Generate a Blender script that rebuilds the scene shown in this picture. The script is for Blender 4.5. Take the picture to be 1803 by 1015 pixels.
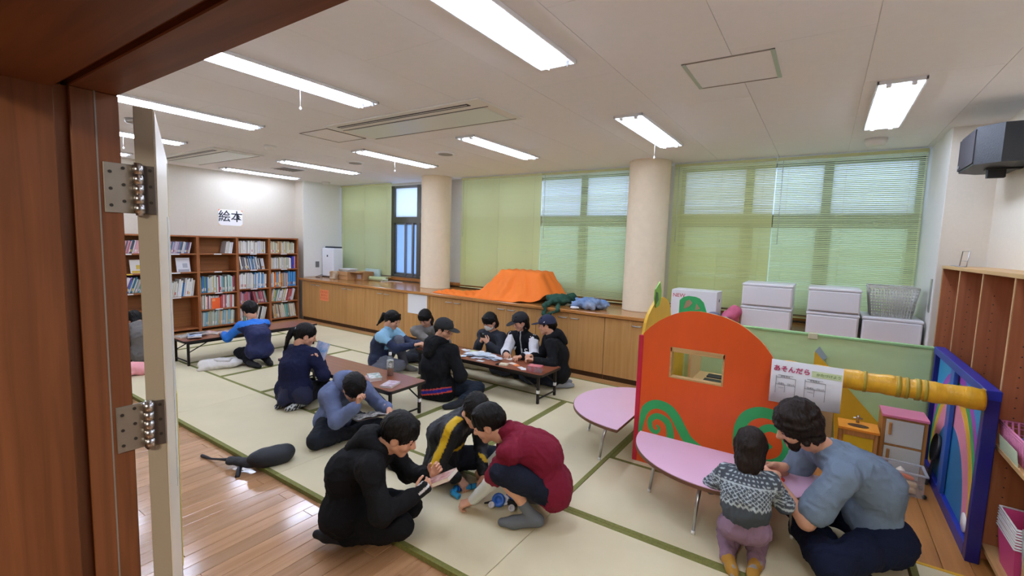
import bpy, bmesh, math, random
import numpy as np
from mathutils import Vector, Matrix

# ------------------------------------------------------------------ clear
for o in list(bpy.data.objects):
    bpy.data.objects.remove(o, do_unlink=True)
SC = bpy.context.scene
COL = SC.collection
random.seed(7)
RNG = np.random.RandomState(11)

# ------------------------------------------------------------------ camera
CAM_H = 1.65
def camera():
    yaw, pitch, roll = math.radians(-33.697), math.radians(-5.566), math.radians(1.844)
    f = 817.9
    cy, sy, cp, sp = math.cos(yaw), math.sin(yaw), math.cos(pitch), math.sin(pitch)
    fwd = Vector((sy*cp, cy*cp, sp)); right = Vector((cy, -sy, 0)); up = right.cross(fwd)
    r = right*math.cos(roll) + up*math.sin(roll)
    u = -right*math.sin(roll) + up*math.cos(roll)
    m = Matrix((r, u, -fwd)).transposed().to_4x4()
    m.translation = (0, 0, CAM_H)
    cd = bpy.data.cameras.new('camera'); cd.sensor_width = 36; cd.lens = 36*f/1803
    cd.clip_start = 0.02; cd.clip_end = 200
    co = bpy.data.objects.new('camera', cd); COL.objects.link(co); co.matrix_world = m
    SC.camera = co
camera()

# ------------------------------------------------------------------ world, exposure
w = bpy.data.worlds.new('overcast_sky'); SC.world = w; w.use_nodes = True
bg = w.node_tree.nodes['Background']
bg.inputs[0].default_value = (0.70, 0.82, 1.0, 1); bg.inputs[1].default_value = 2.4
SC.view_settings.view_transform = 'Standard'
SC.view_settings.look = 'None'
SC.view_settings.gamma = 1
SC.view_settings.use_curve_mapping = False
SC.view_settings.exposure = 0.30
TUBE_E = 34.0
# added fill light, unseen behind the camera, to brighten the door frame
la = bpy.data.lights.new('corridor_fill_light', 'AREA'); la.energy = 48; la.size = 0.5; la.color = (1, .9, .75)
lo = bpy.data.objects.new('corridor_fill_light', la); COL.objects.link(lo); lo.location = (-.3, -1.3, 2.35)
lo['kind'] = 'structure'

# ------------------------------------------------------------------ helpers
def lin(c):
    if isinstance(c, str):
        c = tuple(int(c[i:i+2], 16)/255 for i in (0, 2, 4))
    return tuple((x/12.92 if x <= .04045 else ((x+.055)/1.055)**2.4) for x in c[:3])

MATS = {}
def mat(name, col='808080', rough=.6, metal=0, var=0, vscale=6, bump=0, bscale=60, emit=0, alpha=1,
        trans=0, stretch=(1, 1, 1), spec=.5, translucent=0, col2=None, coat=0, attr=False, coord='Object'):
    if name in MATS: return MATS[name]
    m = bpy.data.materials.new(name); m.use_nodes = True; MATS[name] = m
    nt = m.node_tree; N = nt.nodes; L = nt.links
    b = N['Principled BSDF']
    c = lin(col)
    b.inputs['Base Color'].default_value = (*c, 1)
    b.inputs['Roughness'].default_value = rough
    b.inputs['Metallic'].default_value = metal
    b.inputs['Specular IOR Level'].default_value = spec
    b.inputs['Coat Weight'].default_value = coat
    b.inputs['Coat Roughness'].default_value = .15
    if trans: b.inputs['Transmission Weight'].default_value = trans
    if alpha < 1: b.inputs['Alpha'].default_value = alpha
    if emit:
        b.inputs['Emission Color'].default_value = (*c, 1); b.inputs['Emission Strength'].default_value = emit
    vec = None
    if var or bump or col2:
        tc = N.new('ShaderNodeTexCoord'); mp = N.new('ShaderNodeMapping')
        mp.inputs['Scale'].default_value = stretch
        L.new(tc.outputs[coord], mp.inputs[0]); vec = mp.outputs[0]
    src = None
    if attr:
        a = N.new('ShaderNodeAttribute'); a.attribute_name = 'Col'; src = a.outputs['Color']
        L.new(src, b.inputs['Base Color'])
    if var or col2:
        nz = N.new('ShaderNodeTexNoise'); nz.inputs['Scale'].default_value = vscale; nz.inputs['Detail'].default_value = 5
        nz.inputs['Roughness'].default_value = .6
        L.new(vec, nz.inputs['Vector'])
        mx = N.new('ShaderNodeMix'); mx.data_type = 'RGBA'
        if col2:
            rp = N.new('ShaderNodeMapRange'); rp.inputs[1].default_value = .35; rp.inputs[2].default_value = .65
            L.new(nz.outputs['Fac'], rp.inputs[0]); L.new(rp.outputs[0], mx.inputs[0])
            mx.inputs[6].default_value = (*c, 1); mx.inputs[7].default_value = (*lin(col2), 1)
            L.new(mx.outputs[2], b.inputs['Base Color'])
        else:
            hs = N.new('ShaderNodeHueSaturation')
            mr = N.new('ShaderNodeMapRange'); mr.inputs[1].default_value = .25; mr.inputs[2].default_value = .75
            mr.inputs[3].default_value = 1-var; mr.inputs[4].default_value = 1+var
            L.new(nz.outputs['Fac'], mr.inputs[0]); L.new(mr.outputs[0], hs.inputs['Value'])
            hs.inputs['Color'].default_value = (*c, 1)
            if src: L.new(src, hs.inputs['Color'])
            L.new(hs.outputs[0], b.inputs['Base Color'])
    if bump:
        nb = N.new('ShaderNodeTexNoise'); nb.inputs['Scale'].default_value = bscale; nb.inputs['Detail'].default_value = 3
        L.new(vec, nb.inputs['Vector'])
        bp = N.new('ShaderNodeBump'); bp.inputs['Strength'].default_value = bump; bp.inputs['Distance'].default_value = .01
        L.new(nb.outputs['Fac'], bp.inputs['Height']); L.new(bp.outputs[0], b.inputs['Normal'])
    if translucent:
        out = N['Material Output']; tl = N.new('ShaderNodeBsdfTranslucent'); ms = N.new('ShaderNodeMixShader')
        tl.inputs[0].default_value = (*c, 1); ms.inputs[0].default_value = translucent
        L.new(b.outputs[0], ms.inputs[1]); L.new(tl.outputs[0], ms.inputs[2]); L.new(ms.outputs[0], out.inputs[0])
    return m

def wood(name, c1, c2, rough=.45, axis='Z', scale=7, spec=.4, coat=0, per=0.0):
    """streaky wood grain running along one axis; per = tone change from piece to piece"""
    if name in MATS: return MATS[name]
    m = bpy.data.materials.new(name); m.use_nodes = True; MATS[name] = m
    N = m.node_tree.nodes; L = m.node_tree.links; b = N['Principled BSDF']
    tc = N.new('ShaderNodeTexCoord'); mp = N.new('ShaderNodeMapping')
    s = {'X': (.35, 8, 8), 'Y': (8, .35, 8), 'Z': (8, 8, .35)}[axis]
    mp.inputs['Scale'].default_value = s
    L.new(tc.outputs['Object'], mp.inputs[0])
    oi = N.new('ShaderNodeObjectInfo'); vm = N.new('ShaderNodeVectorMath'); vm.operation = 'ADD'
    vs = N.new('ShaderNodeVectorMath'); vs.operation = 'SCALE'; vs.inputs[0].default_value = (9, 7, 11)
    L.new(oi.outputs['Random'], vs.inputs['Scale']); L.new(mp.outputs[0], vm.inputs[0]); L.new(vs.outputs[0], vm.inputs[1])
    nz = N.new('ShaderNodeTexNoise'); nz.inputs['Scale'].default_value = scale; nz.inputs['Detail'].default_value = 6
    nz.inputs['Distortion'].default_value = .6
    L.new(vm.outputs[0], nz.inputs['Vector'])
    cr = N.new('ShaderNodeValToRGB')
    cr.color_ramp.elements[0].position = .3; cr.color_ramp.elements[0].color = (*lin(c2), 1)
    cr.color_ramp.elements[1].position = .7; cr.color_ramp.elements[1].color = (*lin(c1), 1)
    L.new(nz.outputs['Fac'], cr.inputs[0])
    if per:
        hs = N.new('ShaderNodeHueSaturation'); mr = N.new('ShaderNodeMapRange')
        mr.inputs[3].default_value = 1-per; mr.inputs[4].default_value = 1+per
        L.new(oi.outputs['Random'], mr.inputs[0]); L.new(mr.outputs[0], hs.inputs['Value'])
        L.new(cr.outputs[0], hs.inputs['Color']); L.new(hs.outputs[0], b.inputs['Base Color'])
    else:
        L.new(cr.outputs[0], b.inputs['Base Color'])
    b.inputs['Roughness'].default_value = rough; b.inputs['Specular IOR Level'].default_value = spec
    b.inputs['Coat Weight'].default_value = coat; b.inputs['Coat Roughness'].default_value = .12
    bp = N.new('ShaderNodeBump'); bp.inputs['Strength'].default_value = .08; bp.inputs['Distance'].default_value = .003
    L.new(nz.outputs['Fac'], bp.inputs['Height']); L.new(bp.outputs[0], b.inputs['Normal'])
    return m

class MB:
    """collects simple shapes; build() links them as one mesh object"""
    def __init__(s): s.v = []; s.f = []; s.sm = []; s.mi = []; s.cur = 0; s.ch = []
    def add(s, vs, fs, smooth=False):
        k = len(s.v); s.ch.append(k); s.v += [tuple(p) for p in vs]
        s.f += [[i+k for i in f] for f in fs]; s.sm += [smooth]*len(fs); s.mi += [s.cur]*len(fs)
        return s
    def box(s, x0, x1, y0, y1, z0, z1, bv=0, M=None):
        if bv:
            b = min(bv, (x1-x0)*.45, (y1-y0)*.45, (z1-z0)*.45)
            X = [x0, x0+b, x1-b, x1]; Y = [y0, y0+b, y1-b, y1]; Z = [z0, z0+b, z1-b, z1]
            vs = []; 
            for sx in (0, 1):
                for sy in (0, 1):
                    for sz in (0, 1):
                        ox, ix = (X[0], X[1]) if sx == 0 else (X[3], X[2])
                        oy, iy = (Y[0], Y[1]) if sy == 0 else (Y[3], Y[2])
                        oz, iz = (Z[0], Z[1]) if sz == 0 else (Z[3], Z[2])
                        vs += [(ox, iy, iz), (ix, oy, iz), (ix, iy, oz)]
            id = lambda sx, sy, sz, k: (sx*4+sy*2+sz)*3+k
            fs = [[id(0,0,0,0), id(0,0,1,0), id(0,1,1,0), id(0,1,0,0)], [id(1,0,0,0), id(1,1,0,0), id(1,1,1,0), id(1,0,1,0)],
                  [id(0,0,0,1), id(1,0,0,1), id(1,0,1,1), id(0,0,1,1)], [id(0,1,0,1), id(0,1,1,1), id(1,1,1,1), id(1,1,0,1)],
                  [id(0,0,0,2), id(0,1,0,2), id(1,1,0,2), id(1,0,0,2)], [id(0,0,1,2), id(1,0,1,2), id(1,1,1,2), id(0,1,1,2)]]
            for a in (0, 1):
                for c in (0, 1):
                    fs.append([id(a,c,0,0), id(a,c,1,0), id(a,c,1,1), id(a,c,0,1)][::(1 if a != c else -1)])
                    fs.append([id(a,0,c,0), id(a,1,c,0), id(a,1,c,2), id(a,0,c,2)][::(1 if a == c else -1)])
                    fs.append([id(0,a,c,1), id(1,a,c,1), id(1,a,c,2), id(0,a,c,2)][::(1 if a != c else -1)])
                    for e in (0, 1):
                        t = [id(a,c,e,0), id(a,c,e,1), id(a,c,e,2)]
                        fs.append(t if (a+c+e) % 2 else t[::-1])
        else:
            vs = [(x0,y0,z0),(x1,y0,z0),(x1,y1,z0),(x0,y1,z0),(x0,y0,z1),(x1,y0,z1),(x1,y1,z1),(x0,y1,z1)]
            fs = [[0,3,2,1],[4,5,6,7],[0,1,5,4],[1,2,6,5],[2,3,7,6],[3,0,4,7]]
        if M is not None: vs = [tuple(M @ Vector(p)) for p in vs]
        return s.add(vs, fs)
    def cyl(s, p0, p1, r, seg=16, r2=None, cap=True, smooth=True):
        p0 = Vector(p0); p1 = Vector(p1); r2 = r if r2 is None else r2
        d = (p1-p0).normalized(); a = d.orthogonal().normalized(); b = d.cross(a)
        vs = []
        for p, rr in ((p0, r), (p1, r2)):
            for i in range(seg):
                t = 2*math.pi*i/seg; vs.append(p+(a*math.cos(t)+b*math.sin(t))*rr)
        fs = [[i, (i+1) % seg, seg+(i+1) % seg, seg+i] for i in range(seg)]
        s.add(vs, fs, smooth)
        if cap:
            k = len(s.v)-2*seg
            s.f += [[k+i for i in range(seg)][::-1], [k+seg+i for i in range(seg)]]; s.sm += [False]*2; s.mi += [s.cur]*2
        return s
    def tube(s, pts, r, seg=8, closed=False, caps=True):
        pts = [Vector(p) for p in pts]; n = len(pts)
        rs = r if isinstance(r, (list, tuple)) else [r]*n
        a = None; vs = []
        for i, p in enumerate(pts):
            if closed: d = pts[(i+1) % n]-pts[i-1]
            else: d = pts[min(i+1, n-1)]-pts[max(i-1, 0)]
            d.normalize()
            if a is None: a = d.orthogonal().normalized()
            a = (a-d*a.dot(d)); a = a.normalized() if a.length > 1e-6 else d.orthogonal().normalized()
            b = d.cross(a)
            for k in range(seg):
                t = 2*math.pi*k/seg; vs.append(p+(a*math.cos(t)+b*math.sin(t))*rs[i])
        fs = []
        for i in range(n if closed else n-1):
            j = (i+1) % n
            for k in range(seg):
                fs.append([i*seg+k, i*seg+(k+1) % seg, j*seg+(k+1) % seg, j*seg+k])
        if caps and not closed:
            fs.append(list(range(seg))[::-1]); fs.append([(n-1)*seg+k for k in range(seg)])
        return s.add(vs, fs, True)
    def lathe(s, prof, c=(0, 0, 0), seg=24, smooth=True):
        vs = []; n = len(prof)
        for r, z in prof:
            for i in range(seg):
                t = 2*math.pi*i/seg; vs.append((c[0]+r*math.cos(t), c[1]+r*math.sin(t), c[2]+z))
        fs = []
        for j in range(n-1):
            for i in range(seg):
                fs.append([j*seg+i, j*seg+(i+1) % seg, (j+1)*seg+(i+1) % seg, (j+1)*seg+i])
        if prof[0][0] > 1e-5: fs.append([i for i in range(seg)][::-1])
        if prof[-1][0] > 1e-5: fs.append([(n-1)*seg+i for i in range(seg)])
        return s.add(vs, fs, smooth)
    def prism(s, poly, d0, d1, axis='Y'):
        """polygon extruded along an axis; poly coords are the other two axes in order"""
        n = len(poly)
        def P(p, d):
            return {'Y': (p[0], d, p[1]), 'X': (d, p[0], p[1]), 'Z': (p[0], p[1], d)}[axis]
        vs = [P(p, d0) for p in poly]+[P(p, d1) for p in poly]
        fs = [list(range(n)), [n+i for i in range(n)][::-1]]+[[i, n+i, n+(i+1) % n, (i+1) % n] for i in range(n)]
        return s.add(vs, fs)
    def build(s, name, m, parent=None, loc=None, fix=True):
        me = bpy.data.meshes.new(name); me.from_pydata(s.v, [], s.f)
        ms = m if isinstance(m, (list, tuple)) else [m]
        for x in ms: me.materials.append(x)
        me.polygons.foreach_set('use_smooth', s.sm)
        if len(ms) > 1: me.polygons.foreach_set('material_index', s.mi)
        if fix:
            bm = bmesh.new(); bm.from_mesh(me); bmesh.ops.recalc_face_normals(bm, faces=bm.faces); bm.to_mesh(me); bm.free()
        o = bpy.data.objects.new(name, me); COL.objects.link(o)
        if parent is not None: o.parent = parent
        if loc is not None: o.location = loc
        return o

def split_build(b, name, m, parent=None):
    """every shape collected in b becomes an object of its own"""
    out = []; ends = b.ch[1:]+[len(b.v)]
    for a, e in zip(b.ch, ends):
        q = MB(); q.v = b.v[a:e]
        for f, sm in zip(b.f, b.sm):
            if a <= f[0] < e: q.f.append([i-a for i in f]); q.sm.append(sm); q.mi.append(0)
        out.append(q.build(name, m, parent))
    return out
def tag(o, label=None, cat=None, group=None, kind=None):
    if label: o['label'] = label
    if cat: o['category'] = cat
    if group: o['group'] = group
    if kind: o['kind'] = kind
    return o
def thing(name, label, cat, loc=(0, 0, 0), rz=0, group=None):
    o = bpy.data.objects.new(name, None); COL.objects.link(o); o.empty_display_size = .1
    o.location = loc; o.rotation_euler = (0, 0, rz)
    return tag(o, label, cat, group)
def structure(o): o['kind'] = 'structure'; return o
def sempty(name, loc=(0, 0, 0)):
    o = bpy.data.objects.new(name, None); COL.objects.link(o); o.location = loc; o['kind'] = 'structure'; return o
def inst(src, name, parent, loc, rot=None):
    o = bpy.data.objects.new(name, src.data); COL.objects.link(o); o.parent = parent; o.location = loc
    if rot: o.rotation_euler = rot
    return o
def copy_tree(o, parent=None):
    c = o.copy(); COL.objects.link(c); c.parent = parent
    for ch in list(o.children): copy_tree(ch, c)
    return c
def text_mesh(s, size, m, name, parent, M, depth=.0008, bold=0, align='CENTER'):
    """flat lettering as a thin mesh; M maps text x->right, y->up"""
    cu = bpy.data.curves.new(name, 'FONT'); cu.body = s; cu.size = size; cu.extrude = depth; cu.offset = bold
    cu.align_x = align; cu.align_y = 'CENTER'; cu.resolution_u = 3
    t = bpy.data.objects.new('tmp', cu); COL.objects.link(t)
    dg = bpy.context.evaluated_depsgraph_get(); dg.update()
    me = bpy.data.meshes.new_from_object(t.evaluated_get(dg)); me.name = name
    bpy.data.objects.remove(t, do_unlink=True)
    me.materials.clear(); me.materials.append(m)
    o = bpy.data.objects.new(name, me); COL.objects.link(o); o.parent = parent; o.matrix_local = M
    return o
def frame(loc, right, up):
    r = Vector(right).normalized(); u = Vector(up).normalized(); n = r.cross(u)
    m = Matrix((r, u, n)).transposed().to_4x4(); m.translation = loc
    return m
# ================================================================== THE ROOM
ZT = 2.74            # ceiling
FZ = -0.03           # wooden floor below the mats
M_wall = mat('wall_cloth', 'e0d6c4', .85, var=.03, vscale=40, bump=.12, bscale=250)
M_wallw = mat('wall_white', 'e9e7e0', .8, var=.02, vscale=30, bump=.08, bscale=250)
M_dark = mat('corridor_plaster', '6d5c48', .85, var=.05)
M_ceil = mat('ceiling_board', 'f3f0ef', .9, var=.015, vscale=20, bump=.05, bscale=300)
M_frame = wood('door_frame_wood', '8a5430', '6d4022', .5, 'Z', 5)
M_frameX = wood('door_frame_wood_x', '7d4a2c', '643a22', .5, 'X', 5)
M_floor = wood('floor_plank_wood', 'c79a72', 'b1825a', .16, 'Y', 3, spec=.6, coat=.4, per=.13)
M_alu = mat('window_aluminium', '8f8f92', .4, metal=.5, spec=.5)
M_alud = mat('window_bronze_frame', '6a6760', .45, metal=.4)
M_chrome = mat('brushed_steel', 'c2c2c4', .28, metal=1)
M_white = mat('white_plastic', 'eeeeee', .45)
M_black = mat('black_plastic', '141416', .45)

XL, XR, YF, YB = -8.93, 1.12, .385, 6.45

# ---- floor base and planks
b = MB(); b.box(-9.1, 2.6, -2.6, 6.7, -.10, FZ-.012)
floor = structure(b.build('floor', mat('floor_underlay', '7a5230', .8)))
pb = MB(); PW = .098
pb.box(0, PW-.002, 0, 1.82-.0015, FZ-.012, FZ, bv=.0015)
plank0 = None
x = -9.0; i = 0
while x < 2.4:
    y = YF-.42-((i*.61) % 1.82)
    while y < 1.75:
        y1 = y
        if plank0 is None:
            plank0 = pb.build('plank', M_floor, floor, (x, y, 0))
        elif y1+1.82 > .3 and not (x < -7.0):
            inst(plank0, 'plank', floor, (x, y, 0))
        y += 1.82
    x += PW; i += 1

# ---- tatami mats
M_tat = mat('tatami_straw', 'ddd1ad', .75, var=.05, vscale=2.2, bump=.15, bscale=350, stretch=(1, 1, 1))
M_heri = mat('tatami_green_border', '78783a', .8, var=.25, vscale=55, bump=.2, bscale=200)
M_tcore = mat('tatami_core', '8c8450', .9, var=.1, vscale=20)
U = .883
def tatami_mesh(w, l):
    """w across x, l along y; borders on the long sides"""
    g = .0018
    a = MB(); a.box(g, w-g, g, l-g, FZ, -.0012, bv=.002)
    hb = MB(); bw = .034
    hb.box(g*.4, bw, g*.4, l-g*.4, FZ+.001, .0, bv=.0015); hb.box(w-bw, w-g*.4, g*.4, l-g*.4, FZ+.001, .0, bv=.0015)
    return a, hb
mat_cache = {}
def tatami(x0, y0, x1, y1):
    along_x = (x1-x0) > (y1-y0)
    l, wd = (x1-x0, y1-y0) if along_x else (y1-y0, x1-x0)
    key = (round(wd, 3), round(l, 3))
    loc, rot = ((x1, y0, 0), (0, 0, math.pi/2)) if along_x else ((x0, y0, 0), (0, 0, 0))
    if key not in mat_cache:
        a, hb = tatami_mesh(wd, l)
        o = a.build('tatami_mat', M_tat, floor, loc); o.rotation_euler = rot
        h = hb.build('border', M_heri, o); mat_cache[key] = (o, h)
    else:
        so, sh = mat_cache[key]
        o = inst(so, 'tatami_mat', floor, loc, rot); inst(sh, 'border', o, (0, 0, 0))
XG = [-1.27-U*i for i in range(9)]          # -1.27 .. -8.33
YA, YBm, YC, YD = 1.665, 2.52, 4.29, 5.17
for k in range(0, 8, 2): tatami(XG[k+2], YA, XG[k], YBm)
for k in range(8): tatami(XG[k+1], YBm, XG[k], YC)
for k in range(0, 8, 2): tatami(XG[k+2], YC, XG[k], YD)
tatami(-1.27, YA, .50, YBm); tatami(-1.27, YBm, .50, 3.385)
tatami(-1.27, 3.39, -.387, 5.17)
tatami(.51, YA, 1.10, 3.20)
# board floor inside the playhouse
b = MB(); b.box(0, .128, 0, 1.94, FZ, 0.001, bv=.002)
M_pf = wood('play_floor_wood', 'bd8246', 'a06a35', .35, 'Y', 3, per=.1)
p0_ = None
for k in range(12):
    loc = (-.38+k*.13, 3.392 if -.38+k*.13 < .48 else 3.212, 0)
    if p0_ is None: p0_ = b.build('plank', M_pf, floor, loc)
    else: inst(p0_, 'plank', floor, loc)
b = MB(); b.box(.50, 1.1, 3.196, 3.214, FZ, .004, bv=.001); b.build('tape_strip', mat('yellow_tape', 'd9a916', .5), floor)
b = MB(); b.box(-9.0, -8.34, YA, 5.32, FZ, -.002); b.box(-8.34, 1.1, 5.17, 5.34, FZ, -.002)
split_build(b, 'edge_board', wood('edge_board_wood', 'b98a55', '9c6f3f', .5, 'X'), floor)

# ---- ceiling panels
b = MB(); b.box(-9.3, 2.6, YF-.02, 6.7, ZT+.006, ZT+.12)
ceiling = structure(b.build('ceiling', M_ceil))
PX, PY = .6445, 1.82
cb = MB(); cb.box(.0012, PX-.0012, .0012, PY-.0012, ZT, ZT+.008)
cp = None
for i in range(-14, 4):
    for j in range(-1, 4):
        x0 = .122+i*PX; y0 = .14+j*PY+(.91 if i % 2 else 0)
        if x0 > 2.2 or y0 > 6.5 or y0+PY < YF or x0+PX < -9: continue
        loc = (x0, y0, 0)
        if cp is None: cp = cb.build('ceiling_panel', M_ceil, ceiling, loc)
        else: inst(cp, 'ceiling_panel', ceiling, loc)

# ---- walls
b = MB(); b.box(XL-.12, XL, YF, 5.42, FZ-.06, ZT+.01); b.box(XL-.12, -8.66, 5.42, YB+.2, FZ-.06, ZT+.01)
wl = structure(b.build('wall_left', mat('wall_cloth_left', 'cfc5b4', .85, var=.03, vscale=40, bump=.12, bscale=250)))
b = MB()
for k in range(1, 6): b.box(XL-.001, XL+.0012, 5.30-k*.91-.0015, 5.30-k*.91+.0015, 1.58, ZT)
split_build(b, 'panel_joint', mat('joint_filler', 'd9cdb8', .9), wl)
b = MB(); b.box(-8.6605, -8.655, 5.42, 6.4, .84, ZT)
b.build('pillar_facing', M_wallw, wl)
# window wall with openings
W = [(-8.62, -5.95), (-5.42, -2.22), (-1.66, .80)]      # openings in x
ZB, ZH = .90, 2.70
b = MB()
b.box(-8.66, 1.2, YB, YB+.2, FZ-.06, ZB); b.box(-8.66, 1.2, YB, YB+.2, ZH, ZT+.01)
xs = [-8.66]+[v for w_ in W for v in w_]+[1.2]
for k in range(0, 8, 2): b.box(xs[k], xs[k+1], YB, YB+.2, ZB, ZH)
structure(b.build('wall_back', M_wallw))
# right wall and the pillar in the corner
b = MB(); b.box(XR, XR+.14, YF, YB+.2, FZ-.06, ZT+.01); b.box(.82, XR+.02, 5.40, YB+.02, FZ-.06, ZT+.01)
wr = structure(b.build('wall_right', M_wall))
b = MB(); b.box(.814, .8202, 5.402, YB, .85, ZT); b.build('pillar_facing', M_wallw, wr)
# front wall with the doorway the camera looks through
DX0, DX1, DZ = -1.30, .62, 1.94
b = MB(); b.box(-9.05, DX0-.05, .16, .345, FZ-.06, ZT+.1); b.box(DX1+.05, 2.6, .16, .345, FZ-.06, ZT+.1); b.box(DX0-.06, DX1+.06, .16, .345, DZ+.05, ZT+.1)
structure(b.build('wall_front', M_wall))
# corridor shell behind
b = MB(); b.box(-2.6, 2.6, -2.5, -2.4, FZ-.06, 2.5); b.box(-2.6, -2.5, -2.5, .17, FZ-.06, 2.5); b.box(2.5, 2.6, -2.5, .17, FZ-.06, 2.5); b.box(-2.6, 2.6, -2.5, .17, 2.45, 2.55)
structure(b.build('wall_corridor', M_dark))

# ---- door frame
fr = sempty('door_1', (0, 0, 0))
def jamb(sx, x):
    s = sx
    b = MB()
    lo, hi = sorted((x, x-s*.06)); b.box(lo, hi, .304, YF, FZ, DZ, bv=.002)
    lo, hi = sorted((x+s*.012, x-s*.06)); b.box(lo, hi, .076, .279, FZ, DZ-.0, bv=.002)
    lo, hi = sorted((x-s*.012, x-s*.06)); b.box(lo, hi, .27, .31, FZ, DZ)
    b.build('jamb', M_frame, fr)
jamb(1, DX0); jamb(-1, DX1)
b = MB(); b.box(DX0-.06, DX1+.06, .304, YF, DZ, DZ+.08, bv=.002)
b.box(DX0-.06, DX1+.06, .076, .279, DZ-.012, DZ+.08, bv=.002); b.box(DX0-.06, DX1+.06, .27, .31, DZ+.012, DZ+.08)
b.build('header', M_frameX, fr)
b = MB(); b.box(DX0-.0005, DX0+.0008, .343, .346, FZ, DZ)
b.build('seal_strip', mat('grey_rubber', '8c857c', .6), fr)
# door leaf swung back against the wall
dd = Vector((-math.cos(.37), math.sin(.37), 0)); nn = Vector((math.sin(.37), math.cos(.37), 0))
A = Vector((-1.297, .4085, 0))
DM = Matrix(((dd.x, nn.x, 0, A.x), (dd.y, nn.y, 0, A.y), (0, 0, 1, 0), (0, 0, 0, 1)))
leaf = bpy.data.objects.new('leaf', None); COL.objects.link(leaf); leaf.parent = fr; leaf.matrix_local = DM
b = MB(); b.box(0, .90, 0, .036, FZ+.006, 1.925, bv=.0012)
b.build('panel', mat('door_laminate', 'a79b86', .5, var=.02), leaf)
b = MB(); b.box(.001, .9, .0361, .0385, FZ+.01, 1.92, bv=.0008)
b.build('door_skin', mat('door_cream_skin', 'e6dcc6', .4), leaf)
b = MB(); b.box(.60, .74, .0386, .041, .75, 1.70, bv=.001); b.build('glass_slit', mat('frosted_glass_slit', 'e9eef0', .25), leaf)
b = MB(); b.box(.80, .815, .0386, .0405, FZ+.02, 1.9, bv=.001); b.build('glazing_bead', mat('bead_cream', 'd8cda8', .3), leaf)
b = MB(); b.box(.835, .875, .0386, .042, .30, 1.02, bv=.001); b.build('notice_strip', mat('yellow_paper', 'e0cf62', .6), leaf)
# hinges
M_hs = mat('hinge_steel', '9c9488', .42, metal=.75, var=.06, vscale=30); M_hd = mat('hinge_steel_dark', '6f6862', .42, metal=.7)
M_sc = mat('screw_dark', '3d3a36', .5, metal=.5)
KX, KY = -1.289, .406
for zc in (1.742, 1.196):
    h = MB(); h.box(DX0-.0005, DX0+.003, .352, KY, zc-.054, zc+.054, bv=.0008); h.build('hinge_leaf', M_hs, fr)
    sc = MB()
    for r in range(3):
        for q in (.363, .386):
            sc.cyl((DX0+.002, q, zc-.038+r*.036+(.010 if q > .37 else 0)), (DX0+.0042, q, zc-.038+r*.036+(.010 if q > .37 else 0)), .0036, 8)
    split_build(sc, 'screw', M_sc, fr)
    kn = MB()
    for r in range(5): kn.cyl((KX+.001, KY+.004, zc-.054+r*.0216+.0008), (KX+.001, KY+.004, zc-.054+(r+1)*.0216-.0008), .0105, 12)
    kn.cyl((KX+.001, KY+.004, zc-.058), (KX+.001, KY+.004, zc+.058), .007, 10); kn.build('hinge_knuckle', M_chrome, fr)
    l2 = MB(); l2.box(-.0035, -.0003, -.004, .0345, zc-.054, zc+.054, bv=.0008); l2.build('hinge_plate', M_hd, leaf)
    s2 = MB()
    for r in range(3):
        for q in (.012, .026):
            zz = zc-.038+r*.036+(.010 if q > .02 else 0); s2.cyl((-.0032, q, zz), (-.0048, q, zz), .0036, 8)
    split_build(s2, 'screw', M_sc, leaf)

# ---- columns
M_colm = mat('column_plaster', 'e6d3b4', .8, var=.04, vscale=14, bump=.15, bscale=120)
for lbl, cx, cy in (('round beige plaster column nearer the bookshelves', -5.67, 6.05), ('round beige plaster column nearer the orange play panel', -1.945, 6.03)):
    b = MB(); b.lathe([(.262, .822), (.262, .835), (.258, .84), (.258, ZT-.03), (.262, ZT-.02), (.262, ZT+.004)], (0, 0, 0), 40)
    tag(b.build('column', M_colm, None, (cx, cy, 0)), lbl, 'column')

# ---- windows
M_pane = mat('frosted_pane', 'dfe6f2', .5, translucent=.85)
M_pane3 = mat('frosted_pane_green_light_tint', 'bfcbc0', .5, translucent=.85)  # lower panes behind blinds: their green light is put into the pane colour
M_pane2 = mat('frosted_pane_blue_light_tint', 'b2c4da', .5, translucent=.85)  # lower panes of the first window: dimmer bluish daylight put into the colour
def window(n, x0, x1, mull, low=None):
    w = sempty('window_%d' % n, (0, YB+.06, 0))
    b = MB(); t = .045
    b.box(x0, x1, 0, .09, ZB, ZB+t, bv=.003); b.box(x0, x1, 0, .09, ZH-t, ZH, bv=.003)
    b.box(x0, x0+t, 0, .09, ZB, ZH, bv=.003); b.box(x1-t, x1, 0, .09, ZB, ZH, bv=.003)
    b.build('window_frame', M_alu, w)
    b = MB(); b.box(x0, x1, -.005, .09, 1.97, 2.09, bv=.003); b.build('transom', M_alud, w)
    ms = [x0+t]+mull+[x1-t]
    for k, mx in enumerate(mull):
        b = MB(); b.box(mx-.045, mx+.045, -.004, .088, ZB, ZH, bv=.003); b.build('mullion', M_alud, w)
    for k in range(len(ms)-1):
        a0, a1 = ms[k]+(.045 if k else 0), ms[k+1]-(.045 if k < len(ms)-2 else 0)
        for z0, z1 in ((ZB+t, 1.97), (2.09, ZH-t)):
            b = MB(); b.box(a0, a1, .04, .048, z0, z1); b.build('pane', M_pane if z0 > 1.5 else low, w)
            if z0 < 1.5:
                s = MB(); q = .03
                s.box(a0, a0+q, .02, .065, z0, z1, bv=.002); s.box(a1-q, a1, .02, .065, z0, z1, bv=.002)
                s.box(a0, a1, .02, .065, z0, z0+q, bv=.002); s.box(a0, a1, .02, .065, z1-q, z1, bv=.002); s.build('sash', M_alu, w)
    return w
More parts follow.
